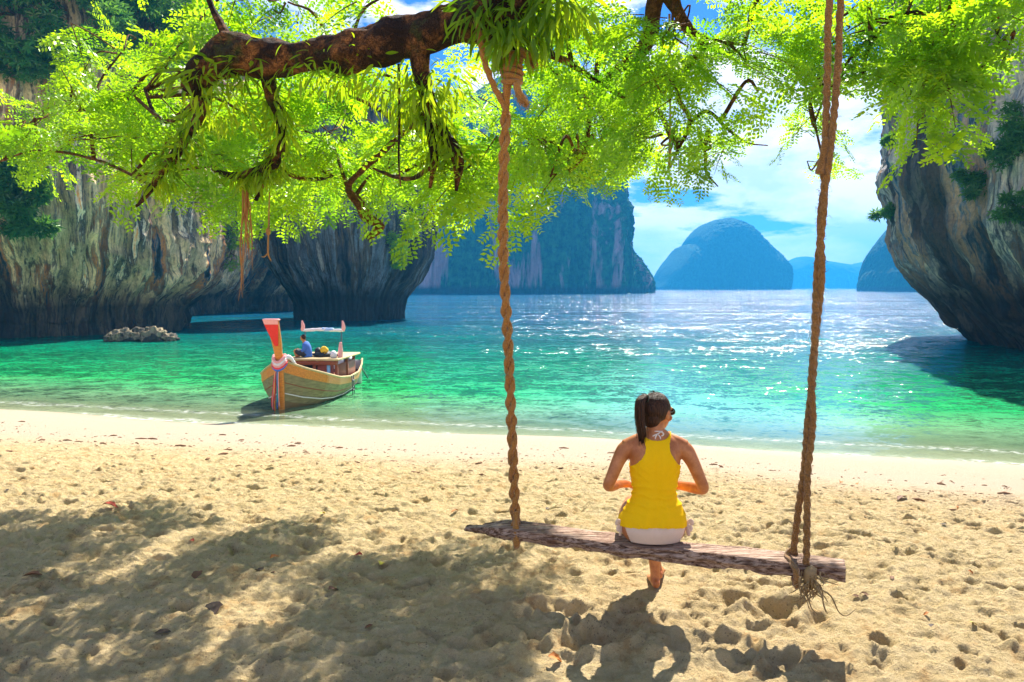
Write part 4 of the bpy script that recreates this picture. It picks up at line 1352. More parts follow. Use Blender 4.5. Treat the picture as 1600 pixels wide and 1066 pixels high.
WO = Vector((0.805, 4.275, LZ + 0.041))     # where she sits


def W(x, y, z):
    return (WO.x + x, WO.y + y, WO.z + z)


woman = empty('person', WO)
tag(woman, 'woman in a yellow racerback top with long dark ponytail sitting on the log swing', 'person')
body = MB()
T_SEC = [(-.005, .03, .130, .085), (.02, .02, .168, .112), (.07, .015, .186, .124), (.12, .01, .178, .115), (.18, .005, .158, .100), (.26, .0, .117, .082), (.33, -.002, .124, .087),
         (.40, -.005, .136, .093), (.46, -.008, .143, .095), (.51, -.008, .152, .090), (.55, -.004, .150, .076), (.575, .0, .128, .066), (.60, .006, .085, .056), (.62, .01, .060, .05)]
TS = np.array(T_SEC)
body.tube([W(0, r[1], r[0]) for r in T_SEC], [(r[3], r[2]) for r in T_SEC], 60, 36)
# the first frame axis is world X for an upright path
body.tube([W(0, .012, .565), W(.0, .012, .615), W(.006, .018, .67), W(.014, .024, .72)], [.066, .053, .049, .055], 24, 24)
for s in (-1, 1):
    body.tube([W(s * .01, .006, .625), W(s * .055, .002, .588), W(s * .11, -.002, .560), W(s * .165, -.006, .530)], [.034, .036, .040, .044], 24, 16)
HY = rad(-48)                                # head turned to her right
HC = Vector(W(.012, .03, .724))
HM = Matrix.Rotation(HY, 3, 'Z') @ Matrix.Rotation(rad(-4), 3, 'X')


def H(x, y, z):
    return tuple(HC + HM @ Vector((x, y, z)))


def hblob(c, r, mb=None, **kw):
    (mb or body).blob(H(*c), r, kw.pop('nu', 24), kw.pop('nv', 16), M=HM, **kw)


hblob((0, 0, .012), (.074, .092, .092), nu=36, nv=24)
hblob((0, .022, -.045), (.055, .066, .060))
hblob((0, .060, -.082), (.024, .024, .020))        # chin
hblob((0, .093, -.020), (.012, .018, .013))        # nose tip
body.tube([H(0, .086, .022), H(0, .100, -.018)], [(.008, .008), (.010, .010)], 8, 10)
hblob((0, .082, -.048), (.021, .012, .006)); hblob((0, .081, -.057), (.018, .012, .006))
hblob((0, .078, .022), (.055, .014, .014))         # brow
for s in (-1, 1):
    hblob((s * .076, .006, -.008), (.009, .019, .031), nu=16, nv=12)
    hblob((s * .045, .058, -.03), (.02, .02, .02))
# arms
ARM = {-1: [(-.135, .0, .530), (-.170, -.006, .512), (-.205, -.018, .46), (-.243, -.028, .37), (-.262, -.02, .318), (-.235, .045, .298), (-.175, .14, .285), (-.115, .215, .262)],
       1: [(.135, .0, .530), (.170, -.006, .510), (.208, -.018, .45), (.250, -.026, .355), (.272, -.015, .296), (.245, .05, .282), (.185, .14, .272), (.120, .215, .255)]}
AR = [.048, .048, .039, .034, .032, .034, .028, .022]
for s in (-1, 1):
    body.tube([W(*p) for p in ARM[s]], AR, 48, 20)
    wr = Vector(W(*ARM[s][-1]))
    # palm: from the wrist in and down to the lap
    dirp = Vector((-s * .62, .62, -.42)).normalized()
    nrm_ = Vector((0, .35, -.93)).normalized()
    acr = dirp.cross(nrm_).normalized() * s
    pe = wr + dirp * .088
    body.tube([wr - dirp * .01, wr + dirp * .03, wr + dirp * .065, pe], [(.022, .018), (.034, .016), (.038, .015), (.034, .012)], 16, 18)
    for k, (ln, off_) in enumerate(((.066, -.028), (.076, -.010), (.070, .009), (.056, .027))):
        b = pe - dirp * .01 + acr * off_
        d2 = (dirp * .85 + nrm_ * .45).normalized(); d3 = (dirp * .45 + nrm_ * .85).normalized(); d4 = (dirp * .1 + nrm_).normalized()
        body.tube([b, b + d2 * ln * .42, b + d2 * ln * .42 + d3 * ln * .32, b + d2 * ln * .42 + d3 * ln * .32 + d4 * ln * .26], [.0095, .009, .0085, .0075], 14, 10)
    b = wr + dirp * .03 - acr * .028
    body.tube([b, b - acr * .018 + dirp * .022, b - acr * .022 + dirp * .045 + nrm_ * .008, b - acr * .016 + dirp * .064 + nrm_ * .014], [.013, .012, .010, .008], 14, 10)
# legs
LEG = {1: [(.09, .02, .075), (.088, .16, .082), (.078, .32, .078), (.070, .43, .065), (.072, .462, .02), (.078, .455, -.09), (.085, .425, -.22), (.086, .40, -.34), (.086, .392, -.395)],
       -1: [(-.09, .02, .075), (-.088, .16, .082), (-.066, .32, .082), (-.045, .43, .075), (-.022, .475, .025), (.03, .485, -.09), (.075, .495, -.20), (.108, .478, -.315), (.118, .47, -.365)]}
LR = [.098, .090, .072, .060, .056, .052, .044, .030, .031]
for s in (-1, 1):
    body.tube([W(*p) for p in LEG[s]], LR, 60, 24)
body.blob(W(.086, .372, -.405), (.027, .030, .030), 16, 12)
body.tube([W(.086, .380, -.400), W(.090, .44, -.405), W(.098, .52, -.425), W(.104, .575, -.432)], [(.030, .030), (.032, .030), (.040, .018), (.034, .012)], 24, 18)
for k in range(5):
    body.tube([W(.078 + k * .0145, .568 - abs(k - 1) * .004, -.432), W(.080 + k * .015, .60 - k * .007, -.436)], [.009, .0075], 8, 10)
body.blob(W(.122, .452, -.378), (.026, .03, .028), 16, 12)
body.tube([W(.122, .458, -.375), W(.135, .515, -.375), W(.150, .59, -.405), W(.158, .64, -.418)], [(.029, .03), (.031, .03), (.038, .018), (.033, .012)], 24, 18)
for k in range(5):
    body.tube([W(.134 + k * .0145, .634 - abs(3 - k) * .004, -.42), W(.138 + k * .015, .650 + k * .004, -.425)], [.009, .0075], 8, 10)
ob = body.build('body', skinM, woman)
rm = ob.modifiers.new('remesh', 'REMESH'); rm.mode = 'VOXEL'; rm.voxel_size = 0.0042; rm.use_smooth_shade = True
s_m = ob.modifiers.new('smooth', 'SMOOTH'); s_m.factor = 0.5; s_m.iterations = 5
dg = bpy.context.evaluated_depsgraph_get()
dg.update()
me2 = bpy.data.meshes.new_from_object(ob.evaluated_get(dg))
ob.modifiers.clear()
ob.data = me2
me2.name = 'body'
nv_ = len(me2.vertices)
BV = np.empty(nv_ * 3, np.float32); me2.vertices.foreach_get('co', BV); BV = BV.reshape(-1, 3).astype(float)
BN = np.empty(nv_ * 3, np.float32); me2.vertices.foreach_get('normal', BN); BN = BN.reshape(-1, 3).astype(float)
BL = BV - np.array(WO)
# seat contact: flesh spreads flat on the wood
fl = (BL[:, 2] < 0.0) & (BL[:, 1] < 0.16) & (BL[:, 1] > -.2)
BV[fl, 2] = WO.z + np.maximum(BL[fl, 2], -0.001) * 0
# spine hollow and shoulder blades on the back
zz_, xx_, back = BL[:, 2], BL[:, 0], (BL[:, 1] < 0.0) & (BL[:, 2] > .03) & (BL[:, 2] < .60)
d_ = -0.008 * np.exp(-(xx_ / .016) ** 2) * sstep(.04, .12, zz_) * (1 - sstep(.50, .58, zz_))
for s in (-1, 1):
    d_ = d_ + 0.011 * np.exp(-((xx_ - s * .078) / .034) ** 2 - ((zz_ - .455) / .060) ** 2) - 0.006 * np.exp(-((xx_ - s * (.11 - .10 * (zz_ - .44))) / .012) ** 2 - ((zz_ - .45) / .07) ** 2)
d_ = d_ + 0.004 * np.exp(-((np.abs(xx_) - .05) / .02) ** 2 - ((zz_ - .20) / .10) ** 2)
BV = BV + BN * (d_ * back)[:, None]
me2.vertices.foreach_set('co', BV.astype(np.float32).ravel())
me2.update()
print('body verts', nv_, 'faces', len(me2.polygons))

FQ = [tuple(p.vertices) for p in me2.polygons]
FQ = np.array([f if len(f) == 4 else (f[0], f[1], f[2], f[2]) for f in FQ])
ry = np.interp(BL[:, 2], TS[:, 0], TS[:, 3]); rx_ = np.interp(BL[:, 2], TS[:, 0], TS[:, 2]); cy_ = np.interp(BL[:, 2], TS[:, 0], TS[:, 1])
inside = ((BL[:, 0] / rx_) ** 2 + ((BL[:, 1] - cy_) / ry) ** 2) < 1.10 ** 2


def garment(name, sel, off, m, thick=.002):
    fs = FQ[sel[FQ].all(axis=1)]
    used = np.unique(fs)
    remap = -np.ones(nv_, int); remap[used] = np.arange(len(used))
    offv = off(BL[used]) if callable(off) else np.full(len(used), off)
    V1 = BV[used] + BN[used] * offv[:, None]
    me_ = bpy.data.meshes.new(name)
    fl_ = [tuple(remap[list(dict.fromkeys(f))]) for f in fs.tolist()]
    me_.from_pydata(V1.tolist(), [], fl_)
    for p in me_.polygons: p.use_smooth = True
    o = link(name, me_, woman, m)
    sm_ = o.modifiers.new('s', 'SMOOTH'); sm_.factor = .5; sm_.iterations = 2
    so = o.modifiers.new('t', 'SOLIDIFY'); so.thickness = thick; so.offset = 1
    return o


z_ = BL[:, 2]; ax_ = np.abs(BL[:, 0])
wlim = np.interp(z_, [.40, .425, .45, .48, .51, .54, .57, .60, .63], [.30, .145, .115, .088, .072, .067, .072, .085, .092])
neck = np.interp(ax_, [0, .03, .055, .075, .095], [.578, .582, .592, .61, .64])
front = BL[:, 1] > .02
neck = np.where(front, neck - .09, neck)
tank = (z_ > .085 + .008 * np.cos(BL[:, 0] * 14)) & (z_ < neck) & (ax_ < wlim) & (inside | (z_ > .545))
def tank_off(b):
    w_ = .0035 + .0045 * np.exp(-((b[:, 2] - .12) / .05) ** 2)
    ph = b[:, 2] * 120 + 5 * b[:, 0] + 3 * pnoise(b[:, 0] * 8, b[:, 2] * 10)
    f = np.exp(-((b[:, 2] - .26) / .10) ** 2)
    side = .5 + .5 * np.clip(np.abs(b[:, 0]) / .1, 0, 1)
    fold = 1 - np.abs(np.sin(ph * .5 + 1.5 * pnoise(b[:, 0] * 14, b[:, 2] * 6)))
    diag = 1 - np.abs(np.sin((b[:, 2] - np.abs(b[:, 0]) * .9) * 70))
    g2 = np.exp(-((b[:, 2] - .40) / .06) ** 2) * np.clip(np.abs(b[:, 0]) / .10, 0, 1)
    hem = .004 * np.sin(b[:, 0] * 60 + 4 * b[:, 1]) * np.exp(-((b[:, 2] - .10) / .05) ** 2)
    return w_ + f * side * .0105 * fold ** 1.6 + g2 * .005 * diag ** 2 + hem + .0015 * pnoise(b[:, 0] * 25, b[:, 2] * 30)
garment('tank_top', tank, tank_off, topM)
hipx = np.interp(z_, [-.02, .03, .09, .14], [.125, .150, .172, .15])
bot = (z_ > -.003) & (z_ < .125) & (BL[:, 1] < .06) & (ax_ < hipx)
garment('bikini_bottom', bot, .0028, creamM, .0015)
for s in (-1, 1):
    mb = MB()
    c_ = (s * .178, -.005, .085)
    for (dx, dz, dx2, dz2) in ((.028, .025, .034, .0), (.026, -.012, .022, -.035), (.012, -.03, .016, -.06)):
        mb.tube([W(*c_), W(c_[0] + s * dx, c_[1] - .01, c_[2] + dz), W(c_[0] + s * dx2, c_[1] - .012, c_[2] + dz2)], [(.003, .008), (.003, .013), (.002, .010)], 12, 8)
    mb.build('side_bow', creamM, woman)
mb = MB()
ring = [W(.052 * math.sin(a) + .004, .016 - .054 * math.cos(a), .615 + .010 * math.cos(a)) for a in np.linspace(-1.9, 1.9, 18)]
mb.tube(ring, .0045, 40, 8)
for s, (a, b) in ((-1, (.028, .0)), (1, (.032, .018))):
    mb.tube([W(.006, -.045, .612), W(.006 + s * a * .6, -.052, .607 + b), W(.006 + s * a, -.052, .60 + b * .6), W(.006 + s * a * .5, -.05, .598)], .004, 16, 7)
mb.tube([W(.006, -.045, .610), W(-.008, -.058, .596), W(-.012, -.066, .570)], [.004, .004, .003], 12, 7)
mb.tube([W(.006, -.045, .610), W(.018, -.058, .596), W(.020, -.066, .566)], [.004, .004, .003], 12, 7)
mb.build('neck_tie', whiteM, woman)
# hair
hb = MB()
hblob((0, -.014, .022), (.082, .094, .092), hb, nu=60, nv=40, amp=.03, freq=2)
hblob((0, -.050, -.030), (.062, .046, .058), hb, nu=40, nv=24, amp=.04, freq=3)
ho = hb.build('hair', hairM, woman)
rm = ho.modifiers.new('r', 'REMESH'); rm.mode = 'VOXEL'; rm.voxel_size = .004; rm.use_smooth_shade = True
s_m = ho.modifiers.new('s', 'SMOOTH'); s_m.iterations = 6
pb = MB()
for k in range(42):
    j = rg.normal(0, 1, 2); j /= max(1, np.linalg.norm(j)); j *= np.array([.019, .015])
    e = rg.uniform(-.02, .03)
    pb.tube([H(0, -.088, .070), H(-.004 + j[0] * .5, -.112, .090 + j[1] * .3), H(-.006 + j[0], -.142 + j[1], .060), H(-.004 + j[0] * 1.05, -.142 + j[1], -.02), H(.0 + j[0], -.126 + j[1], -.10), H(.0 + j[0] * .6, -.118 + j[1] * .6, -.155 + e)],
            [.008, .011, .011, .010, .008, .002], 30, 6, noise_amp=.2, noise_scale=60)
for k in range(70):
    j = rg.normal(0, 1, 2) * np.array([.014, .012])
    pb.tube([H(0, -.09, .075), H(-.006 + j[0], -.140 + j[1], .062), H(-.006 + j[0] * 1.2, -.145 + j[1], -.02), H(j[0] * 1.3, -.128 + j[1], -.10), H(j[0] * 1.2, -.118 + j[1], -.16 + rg.uniform(-.03, .03))], .0011, 16, 3)
pony = pb.build('ponytail', hairM, woman)
fb = MB()
for k in range(90):
    a = rg.uniform(0, 6.28); el = rg.uniform(.1, 1.5)
    d_ = np.array([math.cos(a) * math.cos(el), math.sin(a) * math.cos(el) - .1, math.sin(el)])
    p0 = d_ * np.array([.082, .094, .092]) + np.array([0, -.014, .022])
    p1 = p0 * 1.02 + np.array([0, -.02, .004]) + rg.normal(0, .004, 3); p2 = p1 + np.array([0, -.02, -.002]) + rg.normal(0, .006, 3)
    fb.tube([H(*p0), H(*p1), H(*p2)], [.0008, .0007, .0004], None, 3)
fb.build('loose_hairs', hairM, woman)
mb = MB(); mb.tube([H(.018 * math.cos(a), -.098 - .004, .078 + .018 * math.sin(a)) for a in np.linspace(0, 6.28, 14)], .005, 24, 8); mb.build('hair_tie', lensM, pony)
# sunglasses
mb = MB()
for s in (-1, 1):
    hblob((s * .036, .088, .004), (.030, .007, .022), mb, nu=20, nv=12)
    mb.tube([H(s * .062, .078, .010), H(s * .076, .045, .008), H(s * .080, .0, .004)], .0028, 12, 6)
mb.tube([H(-.010, .094, .010), H(.010, .094, .010)], .003, 6, 6)
mb.build('sunglasses', lensM, woman)
mb = MB()
wv = [Vector(W(*p)) for p in ARM[1]]
cc = wv[6] * .55 + wv[7] * .45; dd = (wv[7] - wv[6]).normalized()
mb.tube([cc - dd * .012, cc - dd * .010, cc + dd * .010, cc + dd * .012], [.026, .0315, .0305, .025], None, 24)
mb.build('wristband', neonM, woman)
# ------------------------------------------------------------------ longtail boat
hullTop = simple_mat('orange_varnish', (0.62, 0.22, 0.03), .5, .6, 5, .5, .01, .3, (1, 6, 6))
hullLow = simple_mat('weathered_green_planks', (0.24, 0.20, 0.09), .7, .75, 4, .6, .012, .2, (1, 1, 5))
hullDark = simple_mat('boat_bottom', (0.20, 0.13, 0.05), .7, .3, 5)
stripeM = simple_mat('white_paint', (0.72, 0.70, 0.62), .6, .12, 12)
redM = simple_mat('red_paint', (0.72, 0.03, 0.02), .5, .15, 12)
pinkM = simple_mat('pink_cloth', (0.80, 0.36, 0.34), .8, .15, 20)
redcl = simple_mat('red_cloth', (0.75, 0.06, 0.07), .8, .15, 20)
bluecl = simple_mat('blue_cloth', (0.06, 0.16, 0.50), .8, .15, 20)
tealcl = simple_mat('teal_cloth', (0.03, 0.35, 0.42), .8, .15, 20)
yellcl = simple_mat('yellow_cloth', (0.80, 0.50, 0.03), .8, .15, 20)
whcl = simple_mat('white_cloth', (0.75, 0.70, 0.70), .8, .1, 20)
brownM = simple_mat('cabin_wood', (0.25, 0.07, 0.03), .6, .3, 8)
darkM = simple_mat('dark_gear', (0.03, 0.035, 0.04), .6, .3, 12)
goldM = simple_mat('faded_wood', (0.50, 0.38, 0.18), .7, .3, 8)
metalM = simple_mat('engine_metal', (0.10, 0.11, 0.12), .4, .2, 12)

BB = Vector((-6.42, 21.3, 0.0))
hA = rad(4)
bh, bs = Vector((math.sin(hA), math.cos(hA), 0)), Vector((math.cos(hA), -math.sin(hA), 0))


def BT(l, w_, z):
    return tuple(BB + bh * l + bs * w_ + Vector((0, 0, z)))


LX = [0.0, 0.4, 1.0, 1.8, 2.9, 4.2, 5.2, 5.8]
HB = [.07, .56, 1.0, 1.12, 1.12, 1.02, .86, .72]
ZG = [1.36, 1.10, .86, .68, .58, .58, .72, .86]
ZK = [-.30, -.38, -.42, -.42, -.42, -.40, -.30, -.10]
def hull(l, s, side):
    hb, zg, zk = np.interp(l, LX, HB), np.interp(l, LX, ZG), np.interp(l, LX, ZK)
    w_ = hb * (1 - s ** 1.9) ** 0.85
    z = zg + (zk - zg) * s ** 0.92
    rake = -0.10 * np.clip(1 - l, 0, 1) * (1 - s)
    return np.stack([BB.x + bh.x * (l + rake) + bs.x * w_ * side, BB.y + bh.y * (l + rake) + bs.y * w_ * side, z], -1)


ls = catmull([(v, 0, 0) for v in LX], 60)[:, 0]
boat = empty('longtail_boat', BB)
tag(boat, 'wooden longtail boat with a tall red topped prow and coloured ribbons moored in the shallows', 'boat')
cuts = [0, .15, .31, .47, .64, .80, 1.0]
for side in (-1, 1):
    for k in range(6):
        s = np.linspace(cuts[k] + .004, cuts[k + 1] + .012, 5)
        S, Lg = np.meshgrid(s, ls)
        # each strake laps proud of the next one, with real thickness
        outer = hull(Lg, S, side)
        lap = (1 - (S - s[0]) / (s[-1] - s[0])) * -0.0 + (S - s[0]) / (s[-1] - s[0]) * 0.014
        outer = outer + np.array([bs.x, bs.y, 0]) * (side * lap)[..., None]
        inner = outer - np.array([bs.x * side, bs.y * side, -0.2]) * 0.03
        ring = np.concatenate([outer, inner[:, ::-1]], 1)
        nR = ring.shape[1]
        V = ring.reshape(-1, 3)
        I, J = np.meshgrid(np.arange(len(ls) - 1), np.arange(nR), indexing='ij'); J2 = (J + 1) % nR
        F = np.stack([I * nR + J, I * nR + J2, (I + 1) * nR + J2, (I + 1) * nR + J], -1).reshape(-1, 4)
        link('hull_plank', np_mesh('hull_plank', V, F, False), boat, hullTop if k == 0 else (hullLow if k < 4 else hullDark))
    # rail and painted rubbing strip
    g = hull(ls, np.zeros_like(ls), side); g[:, 2] += .02
    mb = MB(); mb.add(*tube_vf(g, np.full(len(g), .035), 8)); mb.build('gunwale', goldM, boat)
    g = hull(ls, np.full_like(ls, .52), side) + np.array([bs.x * side, bs.y * side, 0]) * .035
    mb = MB(); mb.add(*tube_vf(g, np.full(len(g), .018), 6)); mb.build('rubbing_strip', stripeM, boat)
# deck, transom
mb = MB()
dk = np.stack([hull(ls, np.full_like(ls, .30), -1), hull(ls, np.full_like(ls, .30), 1)], 1)
dk[:, :, 2] -= .02
lo = dk.copy(); lo[:, :, 2] -= .04
ring = np.concatenate([dk, lo[:, ::-1]], 1); V = ring.reshape(-1, 3)
I, J = np.meshgrid(np.arange(len(ls) - 1), np.arange(4), indexing='ij'); J2 = (J + 1) % 4
mb.add(V, np.stack([I * 4 + J, I * 4 + J2, (I + 1) * 4 + J2, (I + 1) * 4 + J], -1).reshape(-1, 4))
mb.build('deck', brownM, boat)
Rz = Matrix.Rotation(-hA, 3, 'Z')
MB().box(BT(5.82, 0, .42), (1.40, .08, .85), Rz, .05).build('transom', stripeM, boat)
# stem post sweeping up
stem = [BT(-.02, 0, -.35), BT(-.06, 0, .2), BT(-.10, 0, .8), BT(-.16, 0, 1.35), BT(-.30, 0, 1.85), BT(-.50, 0, 2.25), BT(-.66, 0, 2.50)]
mb = MB(); mb.tube(stem, [(.06, .075), (.06, .085), (.065, .10), (.06, .095), (.06, .13), (.06, .165), (.06, .195)], 40, 20,
                   shape=lambda th, i: 1 / np.maximum(np.abs(np.cos(th)), np.abs(np.sin(th))) ** .7)
# orientation: first radius runs along the frame's first axis
post = mb.build('prow_post', hullTop, boat)
def plate(l0, z0, w0, l1, z1, w1, th=.02):
    q = [BT(l0, -w0, z0), BT(l0, w0, z0), BT(l1, w1, z1), BT(l1, -w1, z1)]
    q2 = [tuple(np.array(v) + np.array([0, -th, 0])) for v in q]
    return MB().add(np.array(q + q2), np.array([[0, 1, 2, 3], [7, 6, 5, 4], [0, 4, 5, 1], [1, 5, 6, 2], [2, 6, 7, 3], [3, 7, 4, 0]]))
plate(-.345, 1.80, .05, -.685, 2.40, .19).build('painted_shield', redM, post, False)
plate(-.69, 2.405, .19, -.75, 2.53, .205).build('painted_cap', pinkM, post, False)
mb = MB(); mb.box(BT(-.68, 0, 2.53), (.44, .20, .05), Rz, .02); mb.build('prow_cap', pinkM, post)
# ribbons
def ribbon(pts, w_, m):
    mb = MB(); mb.tube([BT(*p) for p in pts], [(w_, .012)] * len(pts), 24, 10, noise_amp=.35, noise_scale=9); return mb.build('ribbon', m, post)
for k, (m, z, r) in enumerate(((pinkM, 1.34, .17), (redcl, 1.29, .18), (bluecl, 1.24, .17), (whcl, 1.40, .15), (pinkM, 1.47, .15))):
    mb = MB()
    pts = [BT(-.14 + .17 * math.sin(a) - (z - 1.3) * .1, r * math.cos(a) * 1.05, z + .10 * math.cos(2 * a) * .4 + .08 * math.sin(a)) for a in np.linspace(0, 2 * math.pi, 15)]
    mb.tube(pts, .038, 30, 8, noise_amp=.3, noise_scale=12)
    mb.build('ribbon', m, post)
for m, x0, x1, zb, w_ in ((pinkM, -.07, -.17, .02, .045), (redcl, -.04, -.12, -.02, .05), (redcl, -.09, -.20, .10, .03), (bluecl, .0, -.05, .05, .035), (tealcl, -.02, -.03, .25, .045), (yellcl, -.08, -.12, -.06, .04), (pinkM, .01, .0, .12, .025)):
    ribbon([(-.24, x0 * .5, 1.28), (-.30, x0, 1.0), (-.28, (x0 + x1) / 2, .6), (-.26, x1, .3), (-.24, x1 * 1.05, zb)], w_, m)
mb = MB()
for s in (-1, 1):
    mb.tube([BT(-.12, s * .10, 1.42), BT(.02, s * .22, 1.46), BT(.2, s * .34, 1.22)], [.05, .06, .03], 14, 10, noise_amp=.3, noise_scale=14)
mb.build('cloth_bow', whcl, post)
# cabin
ZR = 1.20
for (l, w_) in ((1.9, -.50), (1.9, .98), (3.0, -.50), (3.0, .98), (4.0, -.50), (4.0, .92), (1.9, .3)):
    MB().box(BT(l, w_, (ZR + .35) / 2), (.09, .09, ZR - .35), Rz, .01).build('cabin_post', brownM, boat)
MB().box(BT(3.0, .26, ZR + .02), (1.66, 2.5, .06), Rz, .02).build('cabin_roof', goldM, boat)
MB().box(BT(1.82, .26, ZR - .08), (1.55, .04, .12), Rz, .01).build('roof_beam', brownM, boat)
MB().box(BT(2.1, .58, .70), (.50, .05, .75), Rz, .01).build('red_panel', simple_mat('faded_red_panel', (.45, .14, .12), .7, .3, 8), boat)
MB().box(BT(1.88, .74, .74), (.10, .05, .8), Rz, .01).build('blue_panel', simple_mat('pale_blue_paint', (.20, .42, .62), .6, .2, 8), boat)
MB().box(BT(2.6, -.05, .62), (.8, .05, .70), Rz, .01).build('opening_shade', darkM, boat)  # near-black board painting the shade inside the cabin's opening
MB().box(BT(3.0, .96, .78), (.04, 1.9, .55), Rz, .01).build('side_wall', brownM, boat)
MB().box(BT(3.0, -.52, .78), (.04, 1.9, .55), Rz, .01).build('side_wall', brownM, boat)
mb = MB(); mb.blob(BT(1.5, .45, .70), (.30, .2, .10), 14, 8, .3, 3); mb.build('folded_tarp', bluecl, boat)
mb = MB(); mb.blob(BT(1.6, .78, .66), (.26, .3, .07), 14, 8, .3, 3); mb.build('folded_tarp', whcl, boat)
# frame over the roof with wrapped cross bar
for w_ in (-.14, 1.0):
    mb = MB(); mb.tube([BT(2.4, w_, ZR), BT(2.4, w_, 2.10)], [.022, .018], None, 8); mb.build('roof_pole', metalM, boat)
mb = MB(); mb.tube([BT(2.4, -.2, 2.07), BT(2.4, .4, 2.10), BT(2.4, 1.06, 2.07)], [.04, .05, .04], 30, 8, noise_amp=.4, noise_scale=7); mb.build('wrapped_bar', whcl, boat)
mb = MB(); mb.tube([BT(2.4, .4, 2.105), BT(2.4, .75, 2.095)], [.056, .056], 10, 8, noise_amp=.3, noise_scale=8); mb.build('wrapped_bar', simple_mat('pale_blue_cloth', (.35, .5, .75)), boat)
for w_ in (-.22, 1.05):
    mb = MB(); mb.tube([BT(2.4, w_, 2.05), BT(2.38, w_ + .02, 2.20), BT(2.38, w_ - .01, 2.38)], [(.03, .05), (.035, .06), (.01, .02)], 12, 10, noise_amp=.3, noise_scale=9); mb.build('pennant', pinkM, boat)
mb = MB(); mb.tube([BT(2.3, .98, ZR + .05), BT(2.3, .99, 1.45), BT(2.3, 1.0, 1.72)], [.075, .07, .04], 16, 12, noise_amp=.3, noise_scale=6); mb.build('wrapped_post', pinkM, boat)
mb = MB(); mb.blob(BT(2.2, .80, ZR + .14), (.10, .12, .13), 12, 8, .3, 3); mb.build('white_bundle', whcl, boat)
mb = MB(); mb.blob(BT(2.6, .35, ZR + .12), (.35, .3, .10), 16, 10, .5, 3); mb.blob(BT(2.6, .2, ZR + .2), (.12, .15, .14), 12, 8, .4, 3); mb.blob(BT(2.6, .6, ZR + .1), (.25, .2, .08), 12, 8, .4, 3); mb.build('gear_pile', darkM, boat)
mb = MB(); mb.blob(BT(2.5, .42, ZR + .25), (.13, .12, .13), 14, 8, .3, 3); mb.build('life_vest', yellcl, boat)
for l, w_, r_ in ((.55, .0, .16), (.62, .05, .13)):
    mb = MB(); mb.tube([BT(l + .3 + r_ * math.cos(a), w_ + r_ * math.sin(a), 1.0 + r_ * .2) for a in np.linspace(0, 6.28, 16)], .03, 30, 6); mb.build('coiled_rope', rope2M, boat)
for k in range(5):
    MB().box(BT(1.0 + k * .22, 0, float(np.interp(1.0 + k * .22, LX, ZG)) - .06), (float(np.interp(1.0 + k * .22, LX, HB)) * 1.9, .12, .03), Rz, .005).build('thwart_plank', goldM, boat)
# rope ladder on the far quarter, engine
mb = MB()
g = hull(np.array([2.9, 3.15]), np.zeros(2), 1)
for a, b in ((g[0], 0), (g[1], 1)):
    mb.tube([(a[0] + .04, a[1], .62), (a[0] + .07, a[1], .2), (a[0] + .05, a[1], -.25)], .016, None, 6)
for z in (.45, .15, -.12):
    mb.tube([(g[0][0] + .06, g[0][1], z), (g[1][0] + .06, g[1][1], z)], .028, None, 6)
mb.build('boarding_ladder', metalM, boat)
mb = MB(); mb.blob(BT(5.5, .35, .85), (.2, .3, .16), 14, 10, .3, 4); mb.tube([BT(5.5, .35, .85), BT(6.3, .5, .6), BT(7.0, .6, .05)], [.05, .04, .03], None, 8); mb.tube([BT(5.5, .35, .95), BT(4.8, .3, 1.05)], .025, None, 8)
mb.build('longtail_engine', metalM, boat)

# boatman sitting on the roof, turned to the left
def boatman():
    o = Vector(BT(2.35, -.10, ZR + .05))
    root = empty('person', o)
    tag(root, 'boatman in a blue shirt sitting on the roof of the longtail boat', 'person')
    k = .80
    Q = lambda x, y, z: (o.x + x * k, o.y + y * k, o.z + z * k)
    b = MB()
    b.tube([Q(.05, 0, .04), Q(.05, 0, .2), Q(.02, 0, .38), Q(-.04, 0, .52), Q(-.07, 0, .58)], [(.16, .12), (.15, .11), (.17, .11), (.14, .08), (.06, .05)], 24, 16)
    b.tube([Q(-.07, 0, .56), Q(-.10, 0, .66)], [.055, .05], 6, 12)
    b.blob(Q(-.12, 0, .74), (.10 * k, .08 * k, .12 * k), 16, 12); b.blob(Q(-.21, 0, .72), (.02, .012, .018), 8, 6)
    for s in (-1, 1):
        b.tube([Q(.03, s * .1, .09), Q(-.2, s * .14, .17), Q(-.38, s * .14, .26), Q(-.36, s * .14, .12), Q(-.30, s * .13, .04), Q(-.40, s * .13, .025)], [.085, .075, .055, .05, .035, .03], 30, 12)
        b.tube([Q(-.04, s * .17, .50), Q(-.03, s * .22, .32), Q(-.16, s * .17, .22), Q(-.32, s * .12, .28), Q(-.37, s * .10, .28)], [.05, .042, .036, .028, .032], 30, 12)
    ob_ = b.build('body', skinM, root)
    m_ = ob_.modifiers.new('r', 'REMESH'); m_.mode = 'VOXEL'; m_.voxel_size = .014; m_.use_smooth_shade = True
    b = MB()
    b.tube([Q(.05, 0, .02), Q(.05, 0, .2), Q(.02, 0, .38), Q(-.035, 0, .53), Q(-.065, 0, .575)], [(.185, .14), (.17, .13), (.19, .125), (.16, .10), (.075, .06)], 24, 16, noise_amp=.12, noise_scale=12)
    for s in (-1, 1):
        b.tube([Q(-.035, s * .15, .51), Q(-.03, s * .225, .32), Q(-.12, s * .19, .25)], [.066, .058, .05], 14, 12)
    b.build('shirt', bluecl, root)
    b = MB()
    for s in (-1, 1):
        b.tube([Q(.04, s * .09, .09), Q(-.2, s * .14, .17), Q(-.37, s * .14, .25)], [.10, .088, .068], 14, 12)
    b.build('shorts', darkM, root)
    b = MB(); b.blob(Q(-.10, 0, .765), (.10 * k, .088 * k, .115 * k), 16, 12); b.build('hair', hairM, root)
boatman()
